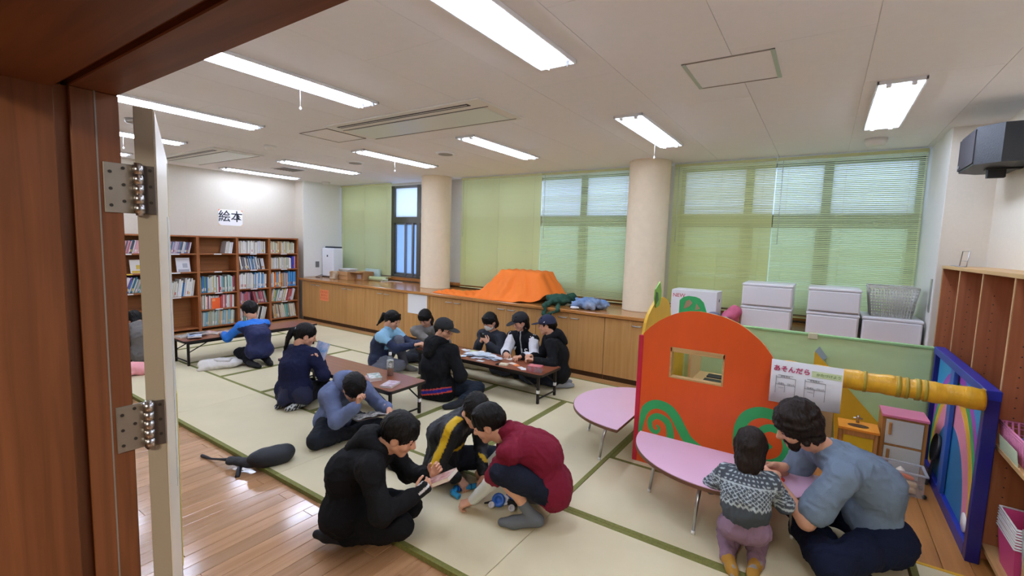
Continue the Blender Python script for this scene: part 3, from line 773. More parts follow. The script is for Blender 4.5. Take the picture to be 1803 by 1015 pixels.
def skin(prims, vox, cuts=()):
    lo = np.array([1e9]*3); hi = -lo
    bbs = []
    for p in prims:
        if p[0] == 'c':
            r = max(p[3], p[4]); a = np.minimum(p[1], p[2])-r; b = np.maximum(p[1], p[2])+r
        else:
            ext = np.abs(p[2].T) @ p[3] + (p[4] or 0); a = p[1]-ext; b = p[1]+ext
        bbs.append((a, b))
        if not p[6]: lo = np.minimum(lo, a); hi = np.maximum(hi, b)
    lo = lo-3*vox; hi = hi+3*vox
    n = np.ceil((hi-lo)/vox).astype(int)+1
    f = np.full(n, .15, np.float32)
    g = [(lo[i]+np.arange(n[i])*vox).astype(np.float32) for i in range(3)]
    for p, (a, b) in zip(prims, bbs):
        k = p[5]; pad = k+3*vox
        i0 = np.clip(np.floor((a-pad-lo)/vox).astype(int), 0, n-1); i1 = np.clip(np.ceil((b+pad-lo)/vox).astype(int)+1, 1, n)
        if np.any(i1 <= i0): continue
        sl = tuple(slice(i0[i], i1[i]) for i in range(3))
        x = g[0][sl[0]][:, None, None]; y = g[1][sl[1]][None, :, None]; z = g[2][sl[2]][None, None, :]
        if p[0] == 'c':
            A, B = p[1], p[2]; d = B-A; dd = float(d@d)+1e-12
            t = ((x-A[0])*d[0]+(y-A[1])*d[1]+(z-A[2])*d[2])/dd
            t = np.clip(t, 0, 1)
            q = np.sqrt((x-A[0]-t*d[0])**2+(y-A[1]-t*d[1])**2+(z-A[2]-t*d[2])**2)-(p[3]+(p[4]-p[3])*t)
        else:
            ax = p[2]; c = p[1]; r = p[3]
            u = [(x-c[0])*ax[i][0]+(y-c[1])*ax[i][1]+(z-c[2])*ax[i][2] for i in range(3)]
            if p[0] == 'e':
                k0 = np.sqrt(sum((u[i]/r[i])**2 for i in range(3))); k1 = np.sqrt(sum((u[i]/r[i]**2)**2 for i in range(3)))+1e-9
                q = k0*(k0-1)/k1
            else:
                w = [np.abs(u[i])-(r[i]-p[4]) for i in range(3)]
                q = np.sqrt(sum(np.maximum(v, 0)**2 for v in w))+np.minimum(np.maximum(np.maximum(w[0], w[1]), w[2]), 0)-p[4]
        q = q.astype(np.float32); o = f[sl]
        if p[6]:
            h = np.clip(.5-.5*(o+q)/k, 0, 1); f[sl] = o*(1-h)-q*h+k*h*(1-h)
        else:
            h = np.clip(.5+.5*(o-q)/k, 0, 1); f[sl] = o*(1-h)+q*h-k*h*(1-h)
    for pt, nr in cuts:
        nr = unit(nr); d = (g[0][:, None, None]-pt[0])*nr[0]+(g[1][None, :, None]-pt[1])*nr[1]+(g[2][None, None, :]-pt[2])*nr[2]
        f = np.maximum(f, d.astype(np.float32))
    f[0] = f[-1] = .1; f[:, 0] = f[:, -1] = .1; f[:, :, 0] = f[:, :, -1] = .1
    # surface nets
    s = f < 0
    c8 = [s[i:n[0]-1+i, j:n[1]-1+j, k:n[2]-1+k] for i in (0, 1) for j in (0, 1) for k in (0, 1)]
    tot = sum(c.astype(np.int8) for c in c8)
    act = (tot > 0) & (tot < 8)
    idx = np.argwhere(act)
    if len(idx) == 0: return np.zeros((0, 3)), np.zeros((0, 4), int)
    vid = -np.ones(act.shape, np.int64); vid[act] = np.arange(len(idx))
    corner = [(i, j, k) for i in (0, 1) for j in (0, 1) for k in (0, 1)]
    fv = np.stack([f[idx[:, 0]+i, idx[:, 1]+j, idx[:, 2]+k] for i, j, k in corner], 1)
    acc = np.zeros((len(idx), 3)); cnt = np.zeros(len(idx))
    for a in range(8):
        for b in range(a+1, 8):
            ca, cb = np.array(corner[a]), np.array(corner[b])
            if np.abs(ca-cb).sum() != 1: continue
            m = (fv[:, a] < 0) != (fv[:, b] < 0)
            t = np.where(m, fv[:, a]/(fv[:, a]-fv[:, b]+1e-12), 0)
            acc += np.where(m[:, None], ca+t[:, None]*(cb-ca), 0); cnt += m
    v = lo+(idx+acc/cnt[:, None])*vox
    quads = []
    for ax in range(3):
        o1, o2 = [(1, 2), (2, 0), (0, 1)][ax]
        sl0 = [slice(1, n[i]-1) for i in range(3)]; sl1 = list(sl0); sl0[ax] = slice(0, n[ax]-1); sl1[ax] = slice(1, n[ax])
        a = s[tuple(sl0)]; b = s[tuple(sl1)]
        ch = np.argwhere(a != b)
        if len(ch) == 0: continue
        base = ch.copy(); base[:, o1] += 1; base[:, o2] += 1
        e1 = np.zeros(3, int); e1[o1] = 1; e2 = np.zeros(3, int); e2[o2] = 1
        def gv(p): return vid[p[:, 0], p[:, 1], p[:, 2]]
        q = np.stack([gv(base-e1-e2), gv(base-e2), gv(base), gv(base-e1)], 1)
        fl = ~a[ch[:, 0], ch[:, 1], ch[:, 2]]
        q[fl] = q[fl][:, ::-1]; quads.append(q)
    q = np.concatenate(quads); q = q[(q >= 0).all(1)]
    return v, q

def vnormals(v, q):
    fn = np.cross(v[q[:, 2]]-v[q[:, 0]], v[q[:, 3]]-v[q[:, 1]])
    vn = np.zeros_like(v)
    for i in range(4): np.add.at(vn, q[:, i], fn)
    return vn/(np.linalg.norm(vn, axis=1, keepdims=True)+1e-12)

def wob(v, sc, seed=0):
    """cheap smooth noise, about -1..1"""
    r = np.random.RandomState(seed); out = 0
    for o in range(4):
        d = r.normal(size=(3,)); d /= np.linalg.norm(d); d2 = r.normal(size=3)
        out = out+np.sin(v@d*sc*(1+.37*o)*6.28+r.rand()*6.28+1.3*np.sin(v@d2*sc*3.1+r.rand()*6))
    return out/4

def mesh_obj(name, parts, m, parent, origin=(0, 0, 0), col=None):
    """parts: list of (verts, quads) joined into one mesh"""
    vs = []; qs = []; k = 0
    for v, q in parts:
        vs.append(v); qs.append(q+k); k += len(v)
    v = np.concatenate(vs)-V3(origin); q = np.concatenate(qs)
    me = bpy.data.meshes.new(name)
    me.vertices.add(len(v)); me.vertices.foreach_set('co', v.astype(np.float32).ravel())
    me.loops.add(q.size); me.loops.foreach_set('vertex_index', q.astype(np.int32).ravel())
    me.polygons.add(len(q)); me.polygons.foreach_set('loop_start', np.arange(0, q.size, 4, dtype=np.int32))
    me.polygons.foreach_set('use_smooth', np.ones(len(q), bool))
    me.update(calc_edges=True)
    if col is not None:
        a = me.attributes.new('Col', 'FLOAT_COLOR', 'POINT')
        c = np.ones((len(v), 4), np.float32); c[:, :3] = col; a.data.foreach_set('color', c.ravel())
    me.materials.append(m)
    o = bpy.data.objects.new(name, me); COL.objects.link(o)
    if parent is not None: o.parent = parent
    else: o.location = origin
    return o
def soft(name, prims, vox, m, parent=None, origin=(0, 0, 0), cuts=(), amp=0, sc=6, seed=0, colf=None):
    v, q = skin(prims, vox, cuts)
    if amp: v = v+vnormals(v, q)*(amp*wob(v, sc, seed))[:, None]
    return mesh_obj(name, [(v, q)], m, parent, origin, None if colf is None else colf(v))
# ================================================================== PLAYHOUSE PANELS
PYY = 3.44
M_or = mat('orange_paint', 'e0571c', .4, var=.09, vscale=5, stretch=(1, 1, .35)); M_gr = mat('green_paint', '35a860', .45, var=.06, vscale=9)
M_red = mat('red_paint', 'c51f3a', .45, var=.06); M_yel = mat('yellow_paint', 'e3b52b', .5, var=.07, vscale=8, stretch=(1, 1, .3)); M_ply = wood('plywood_edge', 'c9a46a', 'b08a52', .6, 'X')
M_blue = mat('blue_paint', '1f2f9a', .35, var=.06, vscale=8); M_navy = mat('dark_blue_paint', '1c1c6e', .35, var=.06)
t = thing('play_panel', 'orange pumpkin shaped play panel with green swirls and a window hole', 'panel', (-.65, PYY, 0))
ox = .65
dome = [(-1.085, 0), (-1.085, 1.001), (-1.035, 1.058), (-.977, 1.109), (-.92, 1.145), (-.871, 1.171), (-.82, 1.191), (-.766, 1.203), (-.70, 1.209), (-.651, 1.205), (-.595, 1.198), (-.539, 1.188), (-.49, 1.173), (-.442, 1.154), (-.393, 1.125), (-.345, 1.089), (-.305, 1.056), (-.273, 1.023), (-.23, .966), (-.15, .78), (-.085, .6), (-.045, .45), (-.03, .30), (-.03, 0)]
hx0, hx1, hz0, hz1 = -.875, -.515, .705, .925
def panel_with_hole(poly, hole, y0, y1, m, me_, name, parent, off):
    bm = bmesh.new()
    def loop(pts): 
        vs = [bm.verts.new((p[0]+off, y0, p[1])) for p in pts]
        return [bm.edges.new((vs[i], vs[(i+1) % len(vs)])) for i in range(len(vs))]
    es = loop(poly)+loop(hole)
    bmesh.ops.triangle_fill(bm, edges=es, use_beauty=True)
    r = bmesh.ops.extrude_face_region(bm, geom=list(bm.faces))
    bmesh.ops.translate(bm, verts=[g for g in r['geom'] if isinstance(g, bmesh.types.BMVert)], vec=(0, y1-y0, 0))
    bmesh.ops.recalc_face_normals(bm, faces=bm.faces)
    for f in bm.faces: f.material_index = 0 if abs(f.normal.y) > .5 else 1
    me = bpy.data.meshes.new(name); bm.to_mesh(me); bm.free(); me.materials.append(m); me.materials.append(me_)
    o = bpy.data.objects.new(name, me); COL.objects.link(o); o.parent = parent; return o
panel_with_hole(dome, [(hx0, hz0), (hx1, hz0), (hx1, hz1), (hx0, hz1)], 0, .022, M_or, M_ply, 'board', t, ox)
b = MB()
for x0, x1, z0, z1 in ((hx0-.004, hx1+.004, hz1-.03, hz1+.004), (hx0-.004, hx1+.004, hz0-.004, hz0+.008), (hx0-.004, hx0+.008, hz0, hz1), (hx1-.008, hx1+.004, hz0, hz1)):
    b.box(x0+ox, x1+ox, -.003, .05, z0, z1, bv=.001)
split_build(b, 'window_frame', M_ply, t)
def ribbon(pts, w, name, m, parent, y0, y1, off=0, n=60):
    """flat painted band that follows a smooth line in the x-z plane"""
    P = np.array(pts, float); k = len(P); Q = []
    for i in range(k-1):
        p0, p1, p2, p3 = P[max(i-1, 0)], P[i], P[i+1], P[min(i+2, k-1)]
        for s in np.linspace(0, 1, max(3, n//(k-1)), endpoint=(i == k-2)):
            Q.append(.5*((2*p1)+(-p0+p2)*s+(2*p0-5*p1+4*p2-p3)*s**2+(-p0+3*p1-3*p2+p3)*s**3))
    Q = np.array(Q); d = np.gradient(Q, axis=0); d /= np.linalg.norm(d, axis=1, keepdims=True)+1e-9; nr = np.stack([-d[:, 1], d[:, 0]], 1)
    ws = np.interp(np.linspace(0, 1, len(Q)), np.linspace(0, 1, len(w)), w)[:, None]/2 if isinstance(w, (list, tuple)) else w/2
    A = Q+nr*ws; B = Q-nr*ws
    b = MB(); vs = []; fs = []
    for y in (y0, y1):
        vs += [(p[0]+off, y, p[1]) for p in A]+[(p[0]+off, y, p[1]) for p in B]
    m_ = len(Q); 
    for i in range(m_-1):
        fs.append([i, i+1, m_+i+1, m_+i]); fs.append([2*m_+i, 3*m_+i, 3*m_+i+1, 2*m_+i+1])
        fs.append([i, 2*m_+i, 2*m_+i+1, i+1]); fs.append([m_+i, m_+i+1, 3*m_+i+1, 3*m_+i])
    b.add(vs, fs); return b.build(name, m, parent)
sw1 = [(-.93, .315), (-.912, .352), (-.945, .372), (-.988, .345), (-.992, .285), (-.945, .235), (-.885, .255), (-.86, .33), (-.885, .40), (-.95, .43), (-1.02, .40), (-1.052, .32)]
ribbon([(-.835, .18), (-.845, .30), (-.875, .365), (-.945, .388), (-.995, .345), (-.985, .28), (-.945, .262), (-.925, .295), (-.945, .318)], [.055, .05, .05, .045, .04, .036, .03, .022, .014], 'swirl', M_gr, t, -.0016, 0, ox)
ribbon([(-1.066, .16), (-1.062, .30), (-1.035, .42), (-.965, .475), (-.88, .468), (-.82, .42), (-.765, .335), (-.71, .26), (-.60, .20)], [.02, .035, .06, .066, .07, .07, .07, .07, .06], 'swirl', M_gr, t, -.0016, 0, ox)
ribbon([(-.395, .30), (-.385, .44), (-.345, .53), (-.27, .575), (-.18, .57), (-.12, .53)], [.05, .07, .075, .075, .07, .05], 'swirl', M_gr, t, -.0016, 0, ox)
ribbon([(-.20, .375), (-.225, .35), (-.26, .38), (-.255, .45), (-.20, .485), (-.13, .46), (-.095, .38), (-.12, .29), (-.20, .24), (-.29, .255)], [.05, .045, .045, .045, .05, .055, .06, .06, .055, .04], 'swirl', M_gr, t, -.0016, 0, ox)
b = MB(); b.prism([(x+ox, z) for x, z in ((-.845, 1.16), (-.845, 1.275), (-.82, 1.30), (-.786, 1.31), (-.74, 1.308), (-.709, 1.298), (-.68, 1.27), (-.655, 1.20), (-.70, 1.19))], .024, .036); b.build('stem_leaf', M_gr, t)
b = MB(); b.prism([(x+ox, z) for x, z in ((-.815, 1.212), (-.80, 1.272), (-.775, 1.285), (-.755, 1.262), (-.775, 1.235))], .0225, .0238); b.prism([(x+ox, z) for x, z in ((-.735, 1.212), (-.728, 1.262), (-.70, 1.225))], .0225, .0238)
split_build(b, 'stem_patch', mat('bare_brown_patch', 'a8896a', .7), t)
b = MB(); b.box(-1.118+ox, -1.083+ox, -.004, .03, 0, .985, bv=.003); b.build('red_edge_post', M_red, t)

t = thing('play_panel', 'yellow pear shaped play panel with a green leaf, behind the red edge', 'panel', (-1.10, 4.1, 0))
py = [(3.475, 0), (3.475, .98), (3.507, 1.07), (3.56, 1.13), (3.657, 1.185), (3.74, 1.225), (3.83, 1.24), (3.95, 1.235), (4.056, 1.205), (4.12, 1.17), (4.165, 1.125), (4.22, 1.02), (4.5, .95), (4.78, .93), (4.78, 0)]
b = MB(); b.prism([(y-4.1, z) for y, z in py], -.012, .010, 'X'); b.build('board', M_yel, t)
b = MB(); b.prism([(y-4.1, z) for y, z in ((3.70, 1.17), (3.655, 1.25), (3.665, 1.32), (3.775, 1.375), (3.825, 1.30), (3.825, 1.24), (3.79, 1.18))], .011, .02, 'X'); b.build('leaf', mat('leaf_green_light', '7fb53a', .5), t)
b = MB(); b.prism([(y-4.1, z) for y, z in ((3.69, 1.2), (3.662, 1.25), (3.67, 1.30), (3.72, 1.29), (3.745, 1.23))], .021, .0235, 'X'); b.build('leaf_patch', mat('leaf_green_dark', '3f6f38', .5), t)

t = thing('play_panel', 'low back wall of the playhouse covered in crumpled light green paper', 'panel', (-.16, 4.80, 0))
b = MB(); b.box(-.93, .93, .002, .03, 0, .93, bv=.002); b.build('board', M_ply, t)
# crumpled paper cover
NX, NZ = 90, 46
gx = np.linspace(-.935, .935, NX); gz = np.linspace(.0, .945, NZ)
GX, GZ = np.meshgrid(gx, gz, indexing='ij'); pts = np.stack([GX.ravel(), 0*GX.ravel(), GZ.ravel()], 1)
ym = -.014+.005*wob(pts*np.array([.6, 1, 1.6]), 2.2, 3)+.004*np.abs(wob(pts*np.array([.5, 1, 2.0]), 4.5, 5))
pts[:, 1] = ym
b = MB(); vs = [tuple(p) for p in pts]+[(p[0], .0015, p[2]) for p in pts]
fs = []
for i in range(NX-1):
    for j in range(NZ-1): fs.append([i*NZ+j, (i+1)*NZ+j, (i+1)*NZ+j+1, i*NZ+j+1])
K = NX*NZ
for i in range(NX-1): fs.append([i*NZ+NZ-1, (i+1)*NZ+NZ-1, K+(i+1)*NZ+NZ-1, K+i*NZ+NZ-1])
for j in range(NZ-1): fs.append([j, j+1, K+j+1, K+j]); fs.append([(NX-1)*NZ+j+1, (NX-1)*NZ+j, K+(NX-1)*NZ+j, K+(NX-1)*NZ+j+1])
b.add(vs, fs, True); b.build('paper_cover', mat('green_paper', 'c6e6a8', .6, var=.04), t, fix=False)
b = MB(); b.box(-.935, .93, -.022, .032, .926, .946, bv=.003); b.build('top_fold', mat('green_paper_fold', '9cc98a', .6), t)
b = MB(); b.box(.10, .17, -.028, .036, .90, .952, bv=.004); b.build('tape_patch', mat('clear_tape', 'd9dcb8', .25), t)
b = MB(); b.prism([(x+.16, z) for x, z in ((.0, .80), (.5, .25), (.5, 0), (.20, 0), (.17, .30), (0, .62))], -.045, -.026); b.build('slanted_board', M_yel, t)
b = MB(); b.prism([(x+.16, z) for x, z in ((.0, .80), (.03, .845), (.09, .76), (.065, .728))], -.046, -.0255); b.build('slanted_tip', mat('tip_grey_blue', '9db4b8', .5), t)
b = MB(); b.box(-.05, .335, -.05, -.026, 0, .62, bv=.002); b.build('beige_board', mat('beige_board', 'b39a68', .6), t)

t = thing('play_panel', 'rainbow side panel of the playhouse in a dark blue frame', 'panel', (.79, 4.1, 0))
b = MB(); b.box(-.022, .036, -.72, -.662, 0, .955, bv=.003); b.build('front_post', M_navy, t)
b = MB(); b.box(-.022, .036, .62, .67, 0, .955, bv=.003); b.build('back_post', M_navy, t)
b = MB(); b.box(-.024, .038, -.722, .672, .905, .958, bv=.003); b.build('top_rail', M_blue, t)
b = MB(); b.box(-.022, .034, -.66, .62, .0, .075, bv=.003); b.build('bottom_rail', M_blue, t)
b = MB(); b.box(-.024, .0, -.02, .075, .07, .905, bv=.003); b.build('middle_post', mat('mid_blue_paint', '2c5cb0', .35), t)
b = MB(); b.box(.008, .016, -.66, .62, .07, .905); b.build('board', mat('sky_blue_paint', '2f9ad0', .5), t)
def arch(ry, rz, x, c, nm, parent):
    P = [(ry*math.cos(math.pi*k/40), .07+rz*math.sin(math.pi*k/40)) for k in range(41)]
    P = [(max(-.66, min(.62, a)), min(z, .904)) for a, z in P]
    b = MB(); b.prism(P, x, .009, 'X'); b.build(nm, mat('rainbow_'+c, c, .5), parent)
for k, (ry, rz, c) in enumerate(((.72, .825, 'a94bb8'), (.655, .765, '3fae6a'), (.60, .71, 'e3b42c'), (.535, .635, 'e58fa8'), (.43, .47, '1f77b0'))): arch(ry, rz, .0075-.0011*k, c, 'rainbow_band', t)
b = MB(); b.lathe([(0, 0), (.055, 0), (.055, .004), (0, .004)], (0, 0, 0), 20); o = b.build('white_dot', M_white, t); o.location = (.0005, -.52, .13); o.rotation_euler = (0, -math.pi/2, 0)
b = MB(); b.box(-.03, -.022, -.715, -.667, .925, .956); b.build('wood_chip', M_ply, t)

t = thing('play_beam', 'thick yellow taped beam along the front of the playhouse', 'beam', (0, 3.40, .900))
pts = [(x, 0, .002*math.sin(40*x)) for x in np.linspace(-.22, .765, 50)]; rs = [.057+.0025*math.sin(x*37)+.0015*math.sin(x*91) for x in np.linspace(-.22, .765, 50)]
b = MB(); b.tube(pts, rs, 18); b.build('beam_core', mat('yellow_tape_wrap', 'dfa81e', .4, var=.16, vscale=9, stretch=(3, 1, 1), bump=.3, bscale=25), t)
for k, x in enumerate((.25, .40, .44, .485, .52)):
    b = MB(); b.tube([(x, 0, 0), (x+.016+.006*(k % 2), 0, 0)], .0615, 18); b.build('tape_band', mat('olive_tape', 'a9922a', .45), t)
# poster hung over the beam
t = thing('paper_poster', 'white handwritten paper poster hung over the yellow beam', 'poster', (-.035, 3.336, .83))
b = MB(); n = 16
vs = []; 
for y in (0, .0015):
    for i in range(n+1):
        x = -.187+.374*i/n
        for z in (-.135, 0, .14): vs.append((x, y+.004*math.sin(i*.9)*(1 if z < 0 else 0), z))
fs = []; K = 3*(n+1)
for i in range(n):
    for j in range(2):
        fs.append([i*3+j, (i+1)*3+j, (i+1)*3+j+1, i*3+j+1]); fs.append([K+i*3+j, K+i*3+j+1, K+(i+1)*3+j+1, K+(i+1)*3+j])
    fs.append([i*3, K+i*3, K+(i+1)*3, (i+1)*3]); fs.append([i*3+2, (i+1)*3+2, K+(i+1)*3+2, K+i*3+2])
b.add(vs, fs, True); b.build('sheet', mat('poster_paper', 'eef0f2', .6), t)
FM = lambda x, z: frame((x, -.0035, z), (1, 0, 0), (0, 0, 1))
text_mesh('あそんだら', .040, mat('pink_ink', 'c9386a', .7), 'lettering', t, FM(-.075, .085), bold=.0008)
text_mesh('かたづけよう', .021, mat('green_ink', '6f9a4a', .7), 'lettering', t, FM(.116, .080))
b = MB(); b.box(.03, .182, -.002, -.0012, .062, .10, bv=.0004); b.build('highlight_patch', mat('pale_green_highlight', 'dcebb8', .7), t)
M_ink = mat('grey_ink', '55565a', .7)
def lines(segs, nm):
    for (x0, z0, x1, z1) in segs:
        b = MB(); h = .0009; lo, hi = min(x0, x1), max(x0, x1); l2, h2 = min(z0, z1), max(z0, z1)
        b.box(lo-h, hi+h, -.0042, -.0034, l2-h, h2+h); b.build(nm, M_ink, t)
for o_ in (-.155, .0):
    lines([(o_, .03, o_+.105, .03), (o_, -.015, o_+.105, -.015), (o_, -.07, o_, .04), (o_+.105, -.08, o_+.105, .03), (o_+.05, -.06, o_+.05, -.015), (o_+.01, .045, o_+.09, .045), (o_+.015, -.035, o_+.045, -.035)], 'drawn_line')
    text_mesh('おもちゃ', .013, M_ink, 'lettering', t, FM(o_+.05, .038)); text_mesh('えほん', .012, M_ink, 'lettering', t, FM(o_+.03, -.008)); text_mesh('ブロック', .010, M_ink, 'lettering', t, FM(o_+.08, -.008))

# toy kitchen
M_tw = wood('toy_pine', 'c08a4e', 'ab7638', .5, 'Z'); M_tor = mat('toy_orange', 'e8962f', .45); M_tw2 = mat('toy_white_door', 'd9dcd2', .4); M_tpk = mat('toy_pink', 'dd7f9c', .45)
t = thing('toy_sink', 'wooden toy sink with orange top, yellow door and metal tap', 'toy', (.32, 4.36, .001))
b = MB(); b.prism([(-.125, -.11), (.125, -.11), (.125, .11), (-.125, .11)], .325, .342, 'Z'); b.build('top', M_tor, t)
for sx in (-1, 1):
    for sy in (-1, 1): b = MB(); b.box(sx*.105-.012, sx*.105+.012, sy*.092-.012, sy*.092+.012, 0, .325, bv=.002); b.build('leg', M_tw, t)
b = MB(); b.box(-.10, .10, -.104, -.086, .285, .325, bv=.001); b.build('apron', M_tw, t)
b = MB(); b.box(-.092, .092, -.096, -.086, .02, .283, bv=.001); b.build('door', mat('toy_yellow_door', 'd9b51f', .45), t)
b = MB(); b.box(-.10, .10, -.085, .095, .01, .02); b.build('bottom_board', M_tw, t)
b = MB(); n = 24
b.lathe([(.0, .3435), (.062, .3435), (.066, .3445), (.066, .342)], (0, 0, 0), n); o = b.build('basin', mat('basin_dark', '4a2a14', .5), t); o.scale = (1, .62, 1); o.location = (0, -.02, 0)
b = MB(); b.tube([(.0, .07, .342), (.0, .07, .385), (.0, .055, .398), (.0, .03, .395)], [.012, .01, .009, .008], 10); b.cyl((-.03, .07, .375), (.03, .07, .375), .007, 8); b.build('tap', M_chrome, t)
t = thing('toy_fridge', 'wooden toy fridge with pink top and two white doors', 'toy', (.59, 4.47, .001))
b = MB(); b.box(-.135, .135, -.125, .115, .452, .472, bv=.003); b.build('top', M_tpk, t)
for s in (-1, 1): b = MB(); b.box(s*.12-.011, s*.12+.011, -.112, .11, 0, .452, bv=.002); b.build('side_panel', M_tw, t)
b = MB(); b.box(-.11, .11, .1, .108, 0, .45); b.build('back_panel', M_tw, t)
for z in (0, .236, .437): b = MB(); b.box(-.11, .11, -.112, .1, z, z+.014, bv=.001); b.build('shelf', M_tw, t)
for z0, z1 in ((.016, .234), (.252, .435)):
    b = MB(); b.box(-.107, .107, -.117, -.108, z0, z1, bv=.002); d = b.build('door', M_tw2, t)
    b = MB(); b.box(-.09, -.072, -.135, -.117, (z0+z1)/2-.02, z1-.02, bv=.004); b.build('handle', M_tw, d)
# clear toy bin
M_cl = mat('clear_plastic', 'e6eaee', .12, alpha=.17)
t = thing('clear_toy_bin', 'clear plastic bin full of toy food on the play floor', 'bin', (.475, 4.165, .001))
b = MB()
for x0, x1, y0, y1 in ((-.215, -.211, -.09, .09), (.211, .215, -.09, .09), (-.215, .215, -.09, -.086), (-.215, .215, .086, .09)): b.box(x0, x1, y0, y1, .004, .165)
b.box(-.215, .215, -.09, .09, 0, .004); b.build('tub', M_cl, t)
b = MB()
for x0, x1, y0, y1 in ((-.232, -.214, -.105, .105), (.214, .232, -.105, .105), (-.232, .232, -.105, -.089), (-.232, .232, .089, .105)): b.box(x0, x1, y0, y1, .158, .170, bv=.002)
b.build('rim', mat('clear_plastic_rim', 'dfe4ea', .15, alpha=.42), t)
for s in (-1, 1):
    for q in (-1, 1): b = MB(); b.lathe([(0, -.012), (.012, -.012), (.014, 0), (.012, .012), (0, .012)], (0, 0, 0), 12); o = b.build('caster', M_black, t); o.location = (s*.222, q*.075, .016); o.rotation_euler = (math.pi/2, 0, 0)
def toy(nm, lbl, prims, m, vox=.006):
    v, q = skin(prims, vox); c = (v.min(0)+v.max(0))/2; c[2] = v[:, 2].min()
    return tag(mesh_obj(nm, [(v, q)], m, None, c), lbl, 'toy food', 'toy food in the clear bin')
bx, by = .475, 4.165
toy('toy_orange_fruit', 'round orange toy fruit in the front of the clear bin', [ell((bx-.02, by-.04, .042), (.036, .036, .036)), cap((bx-.02, by-.04, .075), (bx-.02, by-.04, .082), .004, k=.006)], mat('toyf_orange', 'e88a30', .45))
toy('toy_bread', 'tan toy bread slices at the front right of the clear bin', [rbx((bx+.13, by-.04, .03), (.05, .03, .018), r=.012), rbx((bx+.14, by-.03, .068), (.045, .028, .015), r=.012)], mat('toyf_tan', 'd9b88a', .6))
toy('toy_carrot', 'orange red toy carrot across the clear bin', [cap((bx+.09, by+.01, .11), (bx+.16, by-.02, .105), .022, .012)], mat('toyf_red', 'e06a3a', .45))
toy('toy_egg', 'white toy egg on top of the clear bin', [ell((bx+.05, by+.0, .125), (.022, .026, .022))], mat('toyf_white', 'eceae4', .4))
toy('toy_dumpling', 'white round toy dumpling beside the toy egg', [ell((bx+.10, by+.05, .12), (.028, .026, .020)), cap((bx+.1, by+.05, .138), (bx+.1, by+.05, .145), .006)], mat('toyf_cream', 'ece6d4', .5))
toy('toy_tomato', 'red toy tomato at the left of the clear bin', [ell((bx-.09, by-.03, .045), (.035, .035, .03))], mat('toyf_tomato', 'd2453a', .35))
toy('toy_meat', 'pink toy meat slice at the back of the clear bin', [rbx((bx-.06, by+.045, .09), (.05, .03, .02), r=.015)], mat('toyf_pink', 'd98a90', .5))
toy('toy_pumpkin', 'red orange toy pumpkin at the back left of the clear bin', [ell((bx+.0, by+.04, .12), (.034, .034, .026)), cap((bx, by+.04, .14), (bx+.004, by+.04, .156), .005)], mat('toyf_pumpkin', 'e05a28', .4))
toy('toy_milk_carton', 'small white and blue toy carton low in the clear bin', [rbx((bx+.055, by-.055, .035), (.022, .016, .030), r=.004)], mat('toyf_blue', 'b8c8dc', .4))
t = thing('toy_frying_pan', 'black toy pan leaning on the rainbow panel', 'toy', (.748, 4.37, .001)); t.rotation_euler = (0, .12, 0)
b = MB(); b.lathe([(0, 0), (.09, 0), (.10, .022), (.094, .022), (.086, .006), (0, .006)], (0, 0, 0), 24); o = b.build('pan', mat('pan_black', '2a2c30', .5), t); o.rotation_euler = (0, -math.pi/2, 0); o.location = (.0, 0, .29)
b = MB(); b.box(-.012, .004, -.012, .012, 0, .20, bv=.004); b.build('handle', mat('pan_black', '2a2c30', .5), t)
# toy stove seen through the window hole
t = thing('toy_stove', 'toy stove with black hob strips inside the playhouse', 'toy', (-.62, 4.30, .001))
b = MB(); b.box(-.26, .26, -.2, .2, 0, .50, bv=.004); b.build('body', M_tw, t)
b = MB(); b.box(-.27, .27, -.21, .21, .5, .52, bv=.003); b.build('top', mat('toy_maple', 'd9b97e', .5), t)
for y in (-.11, .06): b = MB(); b.box(-.16, .24, y-.05, y+.05, .52, .535, bv=.004); b.build('hob_strip', M_black, t)
b = MB(); b.box(-.27, -.25, -.21, .21, .52, .80, bv=.003); b.build('side_screen', mat('toy_maple', 'd9b97e', .5), t)

# ================================================================== RIGHT WALL CUBBY SHELF
M_cub = wood('cubby_wood', 'b5714a', 'a0603c', .55, 'Z', 4); M_cube = wood('cubby_edge', 'd0a878', 'bf9463', .5, 'Z', 4); M_cubx = wood('cubby_top', 'd2ab7a', 'c0955f', .45, 'Y', 4)
t = thing('cubby_shelf', 'tall wooden cubby shelf with upright dividers on the right wall', 'shelf', (.86, 4.0, 0))
CF, CB_ = -.02, .258
b = MB(); b.box(CF-.005, CB_, -1.131, 1.30, 1.55, 1.575, bv=.002); b.build('top_board', M_cubx, t)
b = MB(); b.box(CB_-.008, CB_, -1.131, 1.30, FZ+.002, 1.55); b.build('back_panel', M_cub, t)
DYS = [1.288, .68, .08, -.52, -1.12]
for y in DYS:
    b = MB(); b.box(CF+.004, CB_-.008, y-.011, y+.011, FZ+.002, 1.55, bv=.001); d = b.build('divider', M_cub, t)
    b = MB(); b.box(CF, CF+.0035, y-.011, y+.011, FZ+.002, 1.55); b.build('edge_strip', M_cube, d)
    pg = MB()
    for z in np.arange(.15, 1.45, .055):
        pg.cyl((CF+.06, y-.0112, z), (CF+.06, y-.0118, z), .004, 6); pg.cyl((CB_-.06, y-.0112, z), (CB_-.06, y-.0118, z), .004, 6)
    o = pg.build('peg_holes', M_slot, d); o['kind'] = 'stuff'
for y0, y1, zz in ((-.509, .069, (.09,)), (-1.109, -.531, (.66, .09)), (.091, .669, (.09,)), (.691, 1.277, (.09,))):
    for z in zz: b = MB(); b.box(CF+.002, CB_-.008, y0, y1, z-.022, z, bv=.001); b.build('shelf_board', M_cubx, t)
